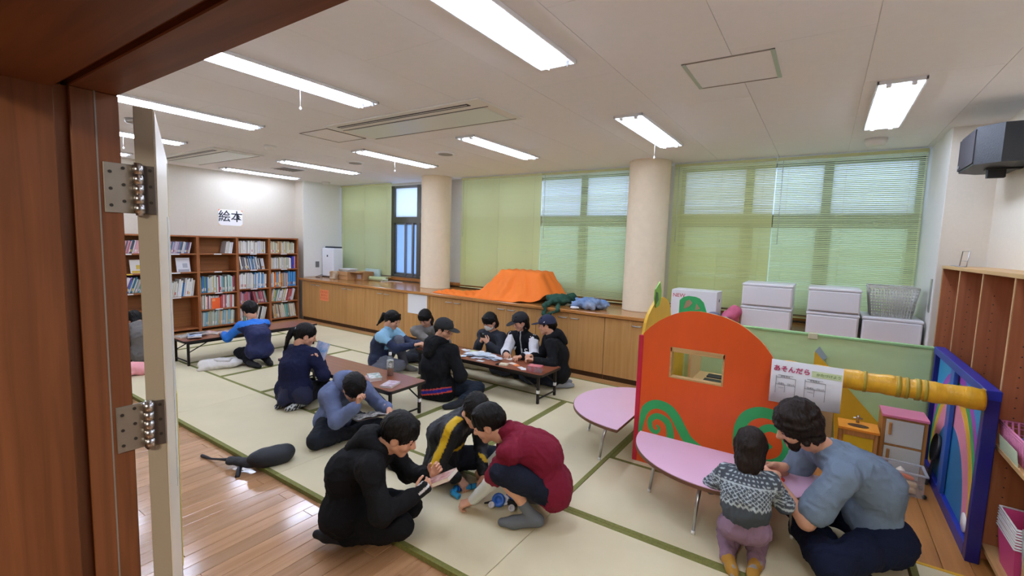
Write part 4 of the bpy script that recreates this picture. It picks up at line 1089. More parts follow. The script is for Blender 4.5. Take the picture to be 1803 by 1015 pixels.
# shelf bay behind the post that carries the pink basket
b = MB(); b.box(CF+.002, CB_-.008, -.509, .069-.0, .628, .65, bv=.001); b.build('shelf_board', M_cubx, t)
M_pk = mat('pink_basket', 'e58bb4', .4); M_pk2 = mat('deep_pink_basket', 'dd4f8c', .4); M_lt = mat('pale_plastic', 'dfe0dc', .4)
def basket(name, label, cx, cy, z, lx, ly, h, m, rz=0, holes=True, group=None, rimm=None):
    """open tapered basket with slotted sides"""
    t = thing(name, label, 'basket', (cx, cy, z), rz, group)
    tp = .82; b = MB()
    b.box(-lx*tp, lx*tp, -ly*tp, ly*tp, 0, .006, bv=.001); b.build('base', m, t)
    b = MB(); pts = []
    def ring(f, zz): return [(lx*f, ly*f, zz), (-lx*f, ly*f, zz), (-lx*f, -ly*f, zz), (lx*f, -ly*f, zz)]
    for (f, zz, r) in ((1.0, h, .006), (1.02, h-.012, .004)): b.tube(ring(f, zz), r, 6, closed=True)
    b.build('rim', rimm or m, t)
    if holes:
        g = MB()
        for zz in np.linspace(.02, h-.03, max(3, int(h/.03))):
            f = tp+(1-tp)*zz/h; g.tube(ring(f, zz), .004, 4, closed=True)
        for s in (-1, 1):
            n = int(lx*2/.022)
            for k in range(n+1):
                x = -1+2*k/n; g.tube([(x*lx*tp, s*ly*tp, 0), (x*lx, s*ly, h)], .0055, 4)
            n = int(ly*2/.022)
            for k in range(n+1):
                y = -1+2*k/n; g.tube([(s*lx*tp, y*ly*tp, 0), (s*lx, y*ly, h)], .0055, 4)
        o = g.build('lattice', m, t); o['kind'] = 'stuff'
    else:
        w = MB(); a = ring(tp, .003); c = ring(1, h); a2 = ring(tp*.985, .003); c2 = ring(.985, h)
        for i in range(4):
            j = (i+1) % 4; w.add([a[i], a[j], c[j], c[i], a2[i], a2[j], c2[j], c2[i]], [[0, 1, 2, 3], [4, 7, 6, 5], [3, 2, 6, 7], [0, 4, 5, 1]])
        w.build('walls', m, t)
    return t
t = basket('plastic_basket', 'pink slotted basket with purple things on the cubby shelf', .955, 3.27, .651, .105, .19, .14, M_pk)
b = MB(); b.box(-.1035, -.1015, -.15, .13, .02, .11, bv=.0005); o = b.build('paper_tag', mat('tag_green', 'c9d9b8', .6), t); o.rotation_euler = (0, -.13, 0); o.location = (-.002, 0, -.012)
tag(soft('folded_cloth', [ell((.96, 3.27, .72), (.07, .14, .03)), ell((.95, 3.20, .735), (.05, .06, .03)), ell((.97, 3.35, .735), (.05, .06, .025))], .008, mat('purple_cloth', '7a6aa8', .8), None, (.96, 3.27, .69), amp=.004, sc=9), 'purple cloth inside the pink slotted basket', 'cloth')
for k in range(4):
    basket('pink_tray', ['lowest', 'second lowest', 'third lowest', 'topmost'][k]+' pink tray of the stack at the bottom of the cubby', .965, 3.20, .0905+k*.028, .105, .13, .20, M_pk2, 0, False, 'stacked pink trays', M_white)
t = basket('plastic_basket', 'pale plastic basket with toys at the lower right edge', .975, 2.93, .0905, .10, .12, .30, M_lt, 0, True)
for k, (y, z, c, n_) in enumerate(((2.90, .20, '4f8fb8', 'blue'), (2.96, .24, 'd98a50', 'orange'), (2.92, .28, '8fae5a', 'green'))):
    tag(soft('toy_block', [rbx((.97, y, z), (.05, .035, .025), r=.01)], .008, mat('toyblk_'+c, c, .5), None, (.97, y, z-.025)), n_+' toy block in the pale plastic basket', 'toy', 'toys in the pale basket')
# wire book stand on top
t = thing('wire_book_stand', 'small wire book stand on top of the cubby shelf', 'stand', (.90, 4.95, 1.576))
b = MB(); q = .0035
b.tube([(0, -.11, 0), (.01, -.11, .12), (.01, .11, .12), (0, .11, 0)], q, 6); b.build('upright_loop', M_chrome, t)
b = MB(); b.tube([(.0, -.11, .003), (-.05, -.11, .003), (-.05, .11, .003), (0, .11, .003)], q, 6); b.build('foot_loop', M_chrome, t)
b = MB(); b.tube([(.004, -.11, .045), (.004, .11, .045)], .0025, 6); b.build('crossbar', M_chrome, t)
# wall speaker
t = thing('wall_speaker', 'black box loudspeaker on a wall bracket above the cubby shelf', 'speaker', (.985, 4.80, 2.43))
b = MB(); P = [(.13, -.33), (.13, .33), (-.05, .33), (-.165, .22), (-.165, -.22), (-.05, -.33)]
b.prism(P, -.13, .13, 'Z'); b.build('cabinet', mat('speaker_cabinet', '232527', .5, bump=.2, bscale=200), t)
b = MB(); b.prism([(-.172, -.215), (-.172, .215), (-.163, .215), (-.163, -.215)], -.115, .115, 'Z'); b.build('front_grille', mat('speaker_grille', '3a3438', .7, bump=.5, bscale=400), t)
b = MB(); b.prism([(-.059, .336), (-.05, .325), (-.165, .215), (-.174, .224)], -.115, .115, 'Z'); b.build('side_grille', mat('speaker_grille', '3a3438', .7), t)
b = MB(); b.box(-.05, .05, -.02, .02, -.20, -.13, bv=.004); b.box(-.06, .13, -.03, .03, -.142, -.13, bv=.002); b.build('bracket', M_black, t)
b = MB(); b.lathe([(0, 0), (.012, 0), (.012, .004), (0, .004)], (0, 0, 0), 12); o = b.build('badge', M_chrome, t); o.location = (-.176, .17, -.09); o.rotation_euler = (0, -math.pi/2, 0)
t = MB(); t.box(.806, .8138, 5.46, 5.52, 1.15, 1.45, bv=.002); tag(t.build('switch_plate', M_chrome), 'tall metal switch plate on the pillar by the storage drawers', 'switch plate')

# ================================================================== THINGS ON THE WORKTOP
WT = .822
M_dr = mat('drawer_grey_white', 'e9e6e8', .4)
def drawer(label, x0, x1, z, h=.242, y0=5.50, y1=5.98):
    t = thing('storage_drawer', label, 'storage drawer', ((x0+x1)/2, y0, z), 0, 'grey white storage drawers on the worktop')
    w = (x1-x0)/2
    b = MB(); b.box(-w, w, .012, y1-y0, 0, h-.03, bv=.006); b.build('body', M_dr, t)
    b = MB(); b.box(-w-.006, w+.006, 0, y1-y0+.006, h-.03, h-.002, bv=.008); b.build('lid', M_dr, t)
    b = MB(); b.box(-w+.008, w-.008, -.006, .014, .012, h-.034, bv=.006); b.build('drawer_front', M_dr, t)
drawer('lower storage drawer of the left stack by the white carton', -.70, -.235, WT); drawer('upper storage drawer of the left stack by the white carton', -.70, -.235, WT+.243)
drawer('lower storage drawer of the middle stack', -.10, .325, WT); drawer('upper storage drawer of the middle stack', -.10, .325, WT+.243)
drawer('single storage drawer under the grey basket', .352, .79, WT)
basket('grey_basket', 'grey slotted basket on top of the single storage drawer', .565, 5.72, WT+.243, .185, .15, .285, mat('grey_basket_plastic', 'cfccc4', .45))
t = thing('carton_box', 'white carton with red and black print behind the orange panel', 'box', (-1.185, 5.62, WT))
b = MB(); b.box(-.245, .245, -.15, .15, 0, .355, bv=.003); b.build('box', mat('white_carton', 'e8e6e6', .6), t)
b = MB(); b.box(-.245, .245, -.012, .012, .355, .3565); b.build('tape', mat('carton_tape', 'cfc8c0', .4), t)
text_mesh('NEW', .06, mat('carton_red', 'c83a46', .6), 'print', t, frame((-.16, -.151, .29), (1, 0, 0), (0, 0, 1)))
text_mesh('(60枚×4)', .055, mat('carton_black', '2a2a2e', .6), 'print', t, frame((-.05, -.151, .22), (1, 0, 0), (0, 0, 1)))
text_mesh('01', .05, mat('carton_black', '2a2a2e', .6), 'print', t, frame((.246, 0, .25), (0, 1, 0), (0, 0, 1)))
def cloth(name, label, cat, prims, m, vox=.012, amp=.008, sc=5, seed=1):
    v, q = skin(prims, vox); v = v+vnormals(v, q)*(amp*wob(v, sc, seed)+amp*.6*np.abs(wob(v, sc*2.3, seed+4)))[:, None]
    c = (v.min(0)+v.max(0))/2; z0 = v[:, 2].min(); c[2] = z0
    return tag(mesh_obj(name, [(v, q)], m, None, c), label, cat)
cloth('pink_bag', 'crumpled pink cloth bag between carton and storage drawers', 'bag', [ell((-.80, 5.52, WT+.09), (.09, .10, .09)), ell((-.76, 5.50, WT+.16), (.07, .08, .07)), cap((-.84, 5.46, WT+.05), (-.78, 5.44, WT+.12), .05)], mat('pink_cloth', 'c9607e', .8))
cloth('patterned_pouch', 'black and white patterned pouch in front of the pink bag', 'bag', [ell((-.86, 5.38, WT+.05), (.06, .05, .05)), cap((-.90, 5.38, WT+.03), (-.82, 5.37, WT+.08), .03)], mat('pouch_black_white', '222226', .8, col2='e4e2e0', vscale=16))
cloth('grey_cloth', 'dark grey folded cloth behind the pumpkin stem', 'cloth', [ell((-1.0, 5.42, WT+.06), (.12, .08, .06)), ell((-.95, 5.40, WT+.10), (.07, .07, .05))], mat('grey_violet_cloth', '6a6678', .85))

# orange cloth over a box
t = thing('orange_cloth', 'bright orange cloth draped over a box and spread along the worktop', 'cloth', (-4.1, 5.85, WT))
NX, NY = 130, 56
gx = np.linspace(-5.16, -3.10, NX); gy = np.linspace(5.31, 6.27, NY)
GX, GY = np.meshgrid(gx, gy, indexing='ij')
u = (GX+5.16)/2.06; 
ya = np.interp(GX, [-5.16, -4.8, -4.3, -3.9, -3.5, -3.2, -3.10], [5.44, 5.37, 5.33, 5.305, 5.34, 5.50, 5.72]); yb = np.interp(GX, [-5.16, -4.95, -4.6, -4.2, -3.10], [5.50, 5.85, 6.1, 6.26, 6.24])
tt = (GY-5.31)/.96; PYc = ya+(yb-ya)*tt
dx = np.maximum(0, np.maximum(-4.02-GX, GX+3.36)); dy = np.maximum(0, np.maximum(5.72-PYc, PYc-6.12))
d = np.sqrt((dx*1.0)**2+dy**2); ang = np.arctan2(PYc-5.92, GX+3.69)
H_ = np.clip(1-d/(.36+.05*np.sin(ang*9)), 0, 1)
top = .395*(H_**1.35)
fold = (.016*np.sin(ang*17+1)*np.clip(d*6, 0, 1)*H_*1.6+.012*np.sin(GX*13+GY*9)*(1-H_)+.010*np.sin(GX*29-GY*17)*(1-H_)+.006*np.sin(GX*47+GY*31))
edge = np.minimum(np.minimum(tt, 1-tt)*9, np.minimum(u, 1-u)*16); edge = np.clip(edge, 0, 1)
ZZ = .004+np.maximum(0, top+(fold+.022)*edge)
b = MB(); vs = [(GX[i, j]+4.1, PYc[i, j]-5.85, ZZ[i, j]) for i in range(NX) for j in range(NY)]+[(GX[i, j]+4.1, PYc[i, j]-5.85, ZZ[i, j]-.0035) for i in range(NX) for j in range(NY)]
K = NX*NY; fs = []
for i in range(NX-1):
    for j in range(NY-1):
        a = i*NY+j; fs.append([a, a+NY, a+NY+1, a+1]); fs.append([K+a, K+a+1, K+a+NY+1, K+a+NY])
b.add(vs, fs, True); b.build('cloth_sheet', mat('orange_fabric', 'f27a1e', .75, var=.03, vscale=3), t, fix=False)
b = MB(); b.box(.09, .73, -.12, .26, 0, .385, bv=.01); b.build('covered_box', mat('box_card', 'b08a5c', .8), t)
# jackets
cloth('green_jacket', 'dark green jacket with a sleeve hanging over the worktop edge', 'jacket', [ell((-2.98, 5.62, WT+.07), (.17, .13, .075)), ell((-2.86, 5.74, WT+.09), (.09, .11, .07)), cap((-3.10, 5.55, WT+.10), (-2.88, 5.60, WT+.13), .03), cap((-3.02, 5.55, WT+.06), (-3.0, 5.30, WT+.025), .034), cap((-3.0, 5.30, WT+.025), (-2.99, 5.262, WT-.09), .028), cap((-2.86, 5.40, WT+.03), (-2.80, 5.262, WT-.02), .024), cap((-2.80, 5.262, WT-.03), (-2.97, 5.262, WT-.11), .018, .016)], mat('green_fabric', '1f4a3a', .85, var=.1), amp=.016, sc=7)
cloth('blue_jacket', 'blue and grey jacket heaped on the worktop beside the column', 'jacket', [ell((-2.52, 5.62, WT+.07), (.15, .13, .07)), ell((-2.38, 5.66, WT+.06), (.11, .11, .06)), cap((-2.68, 5.50, WT+.05), (-2.40, 5.46, WT+.05), .045), cap((-2.58, 5.45, WT+.085), (-2.34, 5.58, WT+.075), .042), cap((-2.66, 5.58, WT+.10), (-2.50, 5.48, WT+.11), .03), cap((-2.50, 5.70, WT+.11), (-2.36, 5.54, WT+.10), .028)], mat('blue_fabric', '5f86b8', .8, col2='8b94a4', vscale=4), amp=.018, sc=7)
cloth('white_mitten', 'small white cloth at the front of the blue jacket', 'cloth', [ell((-2.62, 5.40, WT+.022), (.06, .045, .02))], mat('white_fabric', 'e6e6ec', .8), amp=.004)
# air purifier
t = thing('air_purifier', 'tall white air purifier standing on the worktop corner', 'air purifier', (-8.44, 5.93, WT))
b = MB(); b.box(-.19, .19, -.12, .12, .015, .60, bv=.018); b.build('body', mat('purifier_white', 'eef0f6', .35), t)
b = MB(); b.box(-.185, .185, -.115, .115, 0, .015); b.build('base', M_black, t)
b = MB(); b.box(-.165, .165, -.06, .112, .598, .632, bv=.006); b.build('outlet', mat('purifier_dark', '3a3f4a', .5), t)
b = MB(); b.box(-.02, .02, -.1215, -.119, .42, .46, bv=.002); b.build('badge', M_black, t)
b = MB(); b.tube([(-.19, -.02, .05), (-.205, -.12, .04), (-.14, -.30, .006), (-.02, -.34, .006), (.0, -.30, .006), (-.10, -.25, .006)], .004, 6); b.build('power_cord', M_black, t)
t = MB(); t.box(-8.6545, -8.64, 5.68, 5.76, 1.02, 1.14, bv=.003); tag(t.build('wall_socket', mat('socket_grey', '6f6e6c', .5)), 'small grey wall socket beside the air purifier', 'socket')
# cartons and papers
M_card = mat('cardboard', 'b58a5a', .8, var=.05)
t = thing('cardboard_box', 'open cardboard box under newspapers beside the air purifier', 'box', (-7.86, 5.86, WT))
b = MB(); b.box(-.17, .17, -.13, .13, 0, .155, bv=.004); b.build('body', M_card, t)
b = MB(); b.box(-.18, .18, -.14, -.125, .08, .15, bv=.003); o = b.build('flap', M_card, t)
t = thing('cardboard_box', 'small cardboard carton with printed side next to the newspapers', 'box', (-7.55, 6.02, WT))
b = MB(); b.box(-.13, .13, -.13, .13, 0, .165, bv=.004); b.build('body', mat('cardboard_dark', 'a97c4c', .8), t)
b = MB(); b.box(-.05, .07, -.1325, -.13, .03, .11); b.build('printed_label', mat('print_grey', 'b8b0b4', .7), t)
b = MB(); b.box(-.13, .13, -.24, -.13, .15, .156, bv=.001); b.build('flap', M_card, t)
for k in range(4):
    b = MB(); b.box(-.15, .15, -.11, .11, 0, .014, bv=.003); o = b.build('newspaper', mat('newsprint_%d' % k, ['d2cfca', 'c3c0bc', 'dad6cf', 'e4e4e6'][k], .8, var=.1, vscale=30), None, (-7.86+.01*k, 5.87-.006*k, WT+.156+.0145*k)); o.rotation_euler = (0, 0, .1*k-.15)
    tag(o, ['lowest', 'second lowest', 'third lowest', 'topmost'][k]+' folded newspaper on the open cardboard box', 'newspaper', 'newspapers on the cardboard box')
cloth('paper_bag', 'crumpled brown paper bag leaning on the cardboard box', 'bag', [rbx((-8.02, 5.66, WT+.075), (.08, .05, .075), r=.02), cap((-8.08, 5.64, WT+.13), (-7.96, 5.66, WT+.14), .02)], mat('brown_paper', 'a8845a', .8, col2='d8ccb4', vscale=9), amp=.009, sc=7)
b = MB(); b.cyl((-7.38, 6.02, WT+.045), (-6.98, 6.10, WT+.045), .042, 20); tag(b.build('paper_roll', mat('green_roll', 'c4cf9a', .5)), 'pale green paper roll lying by the closed blind', 'paper roll')
b = MB(); b.box(-7.72, -7.30, 6.17, 6.23, WT, WT+.215, bv=.01); tag(b.build('tissue_pack', mat('pale_blue_pack', 'c4dcd8', .4)), 'pale blue flat pack behind the cardboard cartons', 'pack')
b = MB(); b.tube([(-6.98, 5.95, WT+.004), (-6.98, 6.20, WT+.004), (-6.70, 6.24, WT+.004)], .006, 6); b.tube([(-6.98, 5.95, WT+.004), (-6.97, 6.0, WT+.05), (-6.86, 6.02, WT+.05)], .005, 6); tag(b.build('wire_rack', M_white), 'white wire rack at the open window', 'rack')

# ================================================================== THINGS ON TABLES AND MATS
TZ = .3205
t = thing('drink_bottle', 'clear plastic bottle of tea with a white label on the table', 'bottle', (-3.43, 3.045, TZ))
b = MB(); b.lathe([(0, .002), (.028, .0), (.032, .008), (.032, .06), (.030, .075), (.032, .09), (.032, .15), (.025, .18), (.0125, .198), (.0125, .205), (0, .206)], (0, 0, 0), 24); b.build('bottle_body', mat('pet_plastic', 'dfe6e2', .1, alpha=.16), t)
b = MB(); b.lathe([(0, .004), (.0295, .006), (.0305, .06), (.0285, .072), (0, .073)], (0, 0, 0), 20); b.build('tea', mat('tea_brown', '8a4a14', .3), t)
b = MB(); b.lathe([(.0325, .078), (.0328, .08), (.0328, .15), (.0325, .152)], (0, 0, 0), 24); b.build('label_wrap', mat('bottle_label', 'e4e6e4', .4, col2='5a6a5c', vscale=40), t)
b = MB(); b.lathe([(0, .229), (.0135, .229), (.0145, .225), (.0145, .205), (.0125, .203)], (0, 0, 0), 18); b.build('cap', M_white, t)
def comic(label, loc, rz, w, h, t_, c, c2, cat='book', group=None):
    o = thing('comic_book', label, cat, loc, rz, group)
    b = MB(); b.box(-w/2, w/2, -h/2, h/2, 0, .0012); b.box(-w/2, w/2, -h/2, h/2, t_-.0012, t_); b.box(-w/2, -w/2+.0015, -h/2, h/2, 0, t_); b.build('cover', mat('comic_'+c, c, .35, col2=c2, vscale=24), o)
    b = MB(); b.box(-w/2+.0016, w/2-.002, -h/2+.002, h/2-.002, .0013, t_-.0013); b.build('pages', M_page, o)
    return o
comic('pink covered comic book lying at the near end of the table', (-3.19, 2.835, TZ), .35, .115, .175, .018, 'e8e4ea', 'b08aa0')
comic('lower comic book of the pair lying beside the drink bottle', (-3.46, 2.865, TZ), 1.15, .115, .175, .016, 'e4a0a8', 'f0e4e0')
comic('upper comic book of the pair lying beside the drink bottle', (-3.455, 2.875, TZ+.0165), 1.05, .115, .175, .016, 'ece8ec', '6a8a80')
comic('open looking magazine on the left table beside the blue jersey child', (-6.62, 2.98, TZ), .3, .2, .26, .008, 'd8d8d4', '8f5a48')
for k, (y, x, a, c, c2, nm) in enumerate(((2.55, -6.70, .2, '5a4a3c', 'd8d0c8', 'brown'), (2.68, -6.66, -.1, 'c9c4c0', '3f3f44', 'grey'), (2.80, -6.72, .3, 'b03a48', 'e6dcd8', 'red'), (2.60, -6.55, 1.2, '4a78b0', 'd8e0e8', 'blue'))):
    comic(nm+' covered book lying in the heap on the left table', (x, y, TZ+.019*(k % 2)), a, .15, .21, .018, c, c2, group='books heaped on the left table')
# picture-card pile on the card table
M_cardw = mat('card_white', 'f2f6fb', .4); M_cardb = mat('card_blue_back', 'c4daee', .4, col2='eef4fa', vscale=60)
rc = random.Random(5)
cm = MB(); cm.box(-.029, .029, -.044, .044, 0, .0006)
c_src = {}
def card(x, y, z, a, m, label, group):
    k = m.name
    if k not in c_src:
        o = MB().box(-.029, .029, -.044, .044, 0, .0006).build('playing_card', m, None, (x, y, z)); c_src[k] = o
    else:
        o = bpy.data.objects.new('playing_card', c_src[k].data); COL.objects.link(o); o.location = (x, y, z)
    o.rotation_euler = (0, 0, a); tag(o, label, 'card', group)
for k in range(84):
    r = rc.gauss(0, .072); q = rc.gauss(0, .045)
    card(-3.23+r*1.5, 4.235+q, TZ+.0007*k*.55+.0002, rc.uniform(0, 3.14), M_cardb if rc.random() < .55 else M_cardw, 'face down card in the heap in the middle of the card table', 'heap of cards on the card table')
for k, (x, y, a, c, lb) in enumerate(((-2.95, 4.36, .3, 'e9e6e4', 'single white card in front of the varsity jacket'), (-2.89, 4.35, -.2, 'efece8', 'second white card in front of the varsity jacket'), (-2.76, 4.20, 1.3, 'f0e6da', 'white and orange card at the right of the heap'),
        (-3.42, 4.10, 1.45, 'ecdcc4', 'cream card near the front table edge left of the heap'), (-3.50, 4.12, 1.3, 'f0a03c', 'orange card near the front table edge'), (-3.10, 4.06, 1.6, 'ececec', 'white card at the front table edge below the heap'),
        (-3.46, 4.38, 1.4, 'b8d48a', 'green card at the back of the card table'), (-3.36, 4.40, 1.5, 'a8c878', 'lighter green card at the back of the card table'), (-3.24, 4.39, 1.5, 'dcdcd4', 'pale card at the back of the card table'), (-3.58, 4.36, 1.2, 'f0f0ec', 'white card by the black capped person'),
        (-2.55, 4.09, .6, 'f2f2f2', 'white card left of the red box'), (-2.59, 4.11, 1.1, 'eaeaee', 'tilted white card left of the red box'), (-2.70, 4.18, 1.0, 'ef8a4a', 'orange card by the right of the heap'))):
    card(x, y, TZ+.0004+.0008*(k % 3), a, mat('cardc_'+c, c, .45), lb, None)
t = thing('card_deck', 'deck of cream cards with a black side at the front table edge', 'card deck', (-2.80, 4.085, TZ), .25)
b = MB(); b.box(-.045, .045, -.032, .032, 0, .018, bv=.001); b.build('deck', mat('deck_cream', 'e2dcc4', .5), t)
b = MB(); b.box(-.085, -.047, -.03, .03, 0, .012, bv=.002); b.build('black_case', M_black, t)
t = thing('card_box', 'red and grey patterned game box at the end of the card table', 'box', (-2.41, 4.10, TZ), .25)
b = MB(); b.box(-.075, .075, -.05, .05, 0, .062, bv=.002); b.build('box', mat('game_box_red', 'b8404a', .4, col2='8d8a92', vscale=17), t)
b = MB(); b.box(-.07, .07, -.045, .045, .062, .0635); b.build('lid_print', mat('game_box_pink', 'd9888f', .4, col2='b0484f', vscale=14), t)
t = thing('comic_book', 'blue and white comic at the left end of the card table', 'book', (-3.93, 4.20, TZ), .5)
b = MB(); b.box(-.09, .09, -.12, .12, 0, .008, bv=.001); b.build('cover', mat('comic_bluewhite', 'b8cbe4', .4, col2='5a7fb8', vscale=20), t)

# black sling bag on the mat edge
og = (-3.22, 1.72, 0); t = thing('sling_bag', 'black sling bag lying on the tatami edge with its straps', 'bag', og)
M_bag = mat('black_nylon', '1b1d24', .6, var=.06, bump=.15, bscale=120)
ba = unit((.30, .95, 0))
soft('bag_body', [ell((-3.215, 1.745, .062), (.155, .075, .056), [ba, np.cross((0, 0, 1), ba), (0, 0, 1)], k=.04), cap((-3.26, 1.66, .04), (-3.19, 1.84, .05), .042, .046, k=.05), cap((-3.20, 1.67, .035), (-3.15, 1.81, .038), .035, .038, k=.04)], .007, M_bag, t, og, amp=.004, sc=6)
soft('front_pocket', [ell((-3.165, 1.735, .045), (.10, .022, .034), [ba, np.cross((0, 0, 1), ba), (0, 0, 1)], k=.02)], .006, mat('black_nylon_pocket', '15171d', .6), t, og, amp=.002, sc=9)
soft('strap_base', [cap((-3.27, 1.64, .035), (-3.46, 1.575, .022), .026, .020, k=.03), cap((-3.25, 1.62, .02), (-3.44, 1.55, .012), .022, .016, k=.03)], .007, M_bag, t, og, amp=.004, sc=8)
b = MB(); b.tube([(-.23, -.15, .02), (-.33, -.175, .004), (-.43, -.19, -.016), (-.545, -.205, -.019)], [.014, .009, .008, .012], 8); b.build('strap', M_bag, t)
b = MB(); b.tube([(-.13, -.11, .012), (-.10, -.15, -.006), (-.05, -.185, -.024), (-.03, -.20, -.026)], [.014, .016, .016, .015], 6); o = b.build('hanging_strap', M_bag, t)
b = MB(); b.box(-.035, .035, -.0015, .0015, -.009, .009); o = b.build('logo', mat('logo_white', 'dfe2e6', .5), t); o.location = (.075, .085, .052); o.rotation_euler = (-.5, 0, 1.25)
b = MB(); b.tube([(-.09, -.10, .015), (-.05, -.11, .008), (-.02, -.095, .012)], .008, 6); b.build('tag_loop', mat('pale_green_tag', 'b9c48a', .7), t)
# white tote bag
cloth('tote_bag', 'white canvas tote bag lying under the left table edge', 'bag', [ell((-6.10, 2.68, .05), (.13, .20, .05), k=.05), ell((-6.02, 2.80, .05), (.10, .11, .045), k=.05), ell((-6.16, 2.58, .055), (.08, .12, .05), k=.05), cap((-6.06, 2.56, .02), (-6.10, 2.44, .015), .03, .015, k=.04)], mat('canvas_white', 'e4ded6', .85, var=.03), amp=.012, sc=5)
b = MB(); b.tube([(-6.10, 2.62, .100), (-6.02, 2.66, .092), (-5.98, 2.74, .090), (-6.04, 2.80, .098)], .012, 8); tag(b.build('tote_strap', mat('strap_grey', 'c4bdb4', .8)), 'grey strap lying on the white tote bag', 'strap')
cloth('pink_bag', 'pink cloth bag on the mat seen left of the open door', 'bag', [ell((-6.50, 1.92, .07), (.10, .20, .07), k=.05), cap((-6.42, 2.0, .05), (-6.35, 2.12, .06), .055, .05, k=.05), ell((-6.40, 1.78, .03), (.08, .12, .03), k=.04)], mat('pink_plush', 'e8a0a4', .9), amp=.008, sc=5)
# ================================================================== PEOPLE
def ik(S, T, l1, l2, pole):
    S, T = V3(S), V3(T); d = T-S; L = np.linalg.norm(d)
    if L > (l1+l2)*.995: T = S+d/L*(l1+l2)*.995; d = T-S; L = np.linalg.norm(d)
    if L < abs(l1-l2)*1.02+.01: L = abs(l1-l2)*1.02+.01
    u = d/np.linalg.norm(d); a = (l1*l1-l2*l2+L*L)/(2*L); h = math.sqrt(max(l1*l1-a*a, 0))
    p = V3(pole); p = p-u*(p@u); p = unit(p)
    return S+u*a+p*h, S+u*L
def axis_rot(v, ax, a):
    v, ax = V3(v), unit(ax); return v*math.cos(a)+np.cross(ax, v)*math.sin(a)+ax*(ax@v)*(1-math.cos(a))

def pose(P):
    """joint positions from a seated / kneeling / squatting description; local units are body heights"""
    Ht = P['Ht']; f = unit((*P['head_dir'], 0)) if 'head_dir' in P else unit((*P['facing'], 0)); f = unit((*P['facing'], 0)); r = np.cross(f, (0, 0, 1)); up = V3((0, 0, 1))
    loc = lambda q: r*q[0]*Ht+f*q[1]*Ht+up*q[2]*Ht
    pel = V3(P['pelvis']); J = {'pel': pel}
    base = V3((pel[0], pel[1], 0)); ld, lside = P.get('lean', .2), P.get('side', 0)
    ut = unit(up*math.cos(ld)+f*math.sin(ld)+r*math.sin(lside))
    T = P.get('torso', .285)*Ht; J['neck'] = pel+ut*T
    tw = P.get('twist', 0)
    rs = axis_rot(r-ut*(r@ut), ut, -tw); rs = unit(rs); J['rs'] = rs; J['ut'] = ut; J['fs'] = np.cross(ut, rs)
    sw = P.get('sw', .105)*Ht; sf = J['fs']*P.get('roll', .02)*Ht
    J['shr'] = J['neck']+rs*sw-ut*.035*Ht+sf; J['shl'] = J['neck']-rs*sw-ut*.035*Ht+sf
    hd = unit(V3(P['look'])); J['hd'] = hd
    nk = P.get('nk', (.75, .45)); nd = unit(ut*nk[0]+up*nk[1]+hd*P.get('poke', .35)); J['head'] = J['neck']+nd*P.get('hl', .108)*Ht
    if 'head' in P: J['head'] = V3(P['head'])
    hx = unit(np.cross(hd, P.get('headup', up*.8+ut*.2))); hz = np.cross(hx, hd); tl = P.get('headroll', 0)
    hx, hz = hx*math.cos(tl)+hz*math.sin(tl), hz*math.cos(tl)-hx*math.sin(tl)
    J['hax'] = [hx, hd, hz]
    J['hir'] = pel+r*.052*Ht; J['hil'] = pel-r*.052*Ht
    LA, LF, LT, LS = [k*Ht for k in P.get('seg', (.172, .15, .24, .235))]
    for s, nm in ((1, 'r'), (-1, 'l')):
        pole = P.get('pole_'+nm); pole = loc((s*.6, -.35, -.75)) if pole is None else loc(pole)
        J['el'+nm], J['wr'+nm] = ik(J['sh'+nm], P['hand_'+nm], LA, LF, pole)
        kn, an, to = P['leg_'+nm]
        an = base+loc(an); J['kn'+nm], J['an'+nm] = ik(J['hi'+nm], an, LT, LS, base+loc(kn)-(J['hi'+nm]+an)/2)
        J['to'+nm] = base+loc(to)
        d = J['to'+nm]-J['an'+nm]; J['to'+nm] = J['an'+nm]+unit(d)*.125*Ht
        J['to'+nm][2] = max(J['to'+nm][2], .018*Ht)
    return J
CROSS = dict(leg_r=((.24, .20, .05), (-.03, .165, .04), (-.13, .13, .03)), leg_l=((-.24, .20, .05), (.04, .12, .035), (.12, .06, .025)))
SEIZA = dict(leg_r=((.09, .30, .04), (.075, .01, .035), (.05, -.12, .02)), leg_l=((-.09, .30, .04), (-.075, .01, .035), (-.05, -.12, .02)))
SQUAT = dict(leg_r=((.13, .30, .35), (.085, .08, .045), (.10, .20, .02)), leg_l=((-.13, .30, .35), (-.085, .08, .045), (-.10, .20, .02)))

M_skin = mat('skin', 'd6a184', .5, var=.04, vscale=14, spec=.35); M_lip = mat('lips', 'b86a62', .5)
M_eye = mat('eye_dark', '1c1412', .2); M_sock = mat('knit', '808080', .9, attr=True, bump=.25, bscale=300, var=.05)
M_cloth = mat('garment_fabric', '808080', .85, attr=True, var=.10, vscale=5, bump=.25, bscale=220, spec=.2)
M_nylon = mat('garment_nylon', '808080', .55, attr=True, var=.08, vscale=5, spec=.35)
def hair_mat(c, nm):
    return mat('hair_'+nm, c, .5, var=.35, vscale=26, stretch=(1, 1, .25), bump=.4, bscale=110, spec=.22)
M_hair = hair_mat('0e0b0a', 'black'); M_hairb = hair_mat('221814', 'brown')

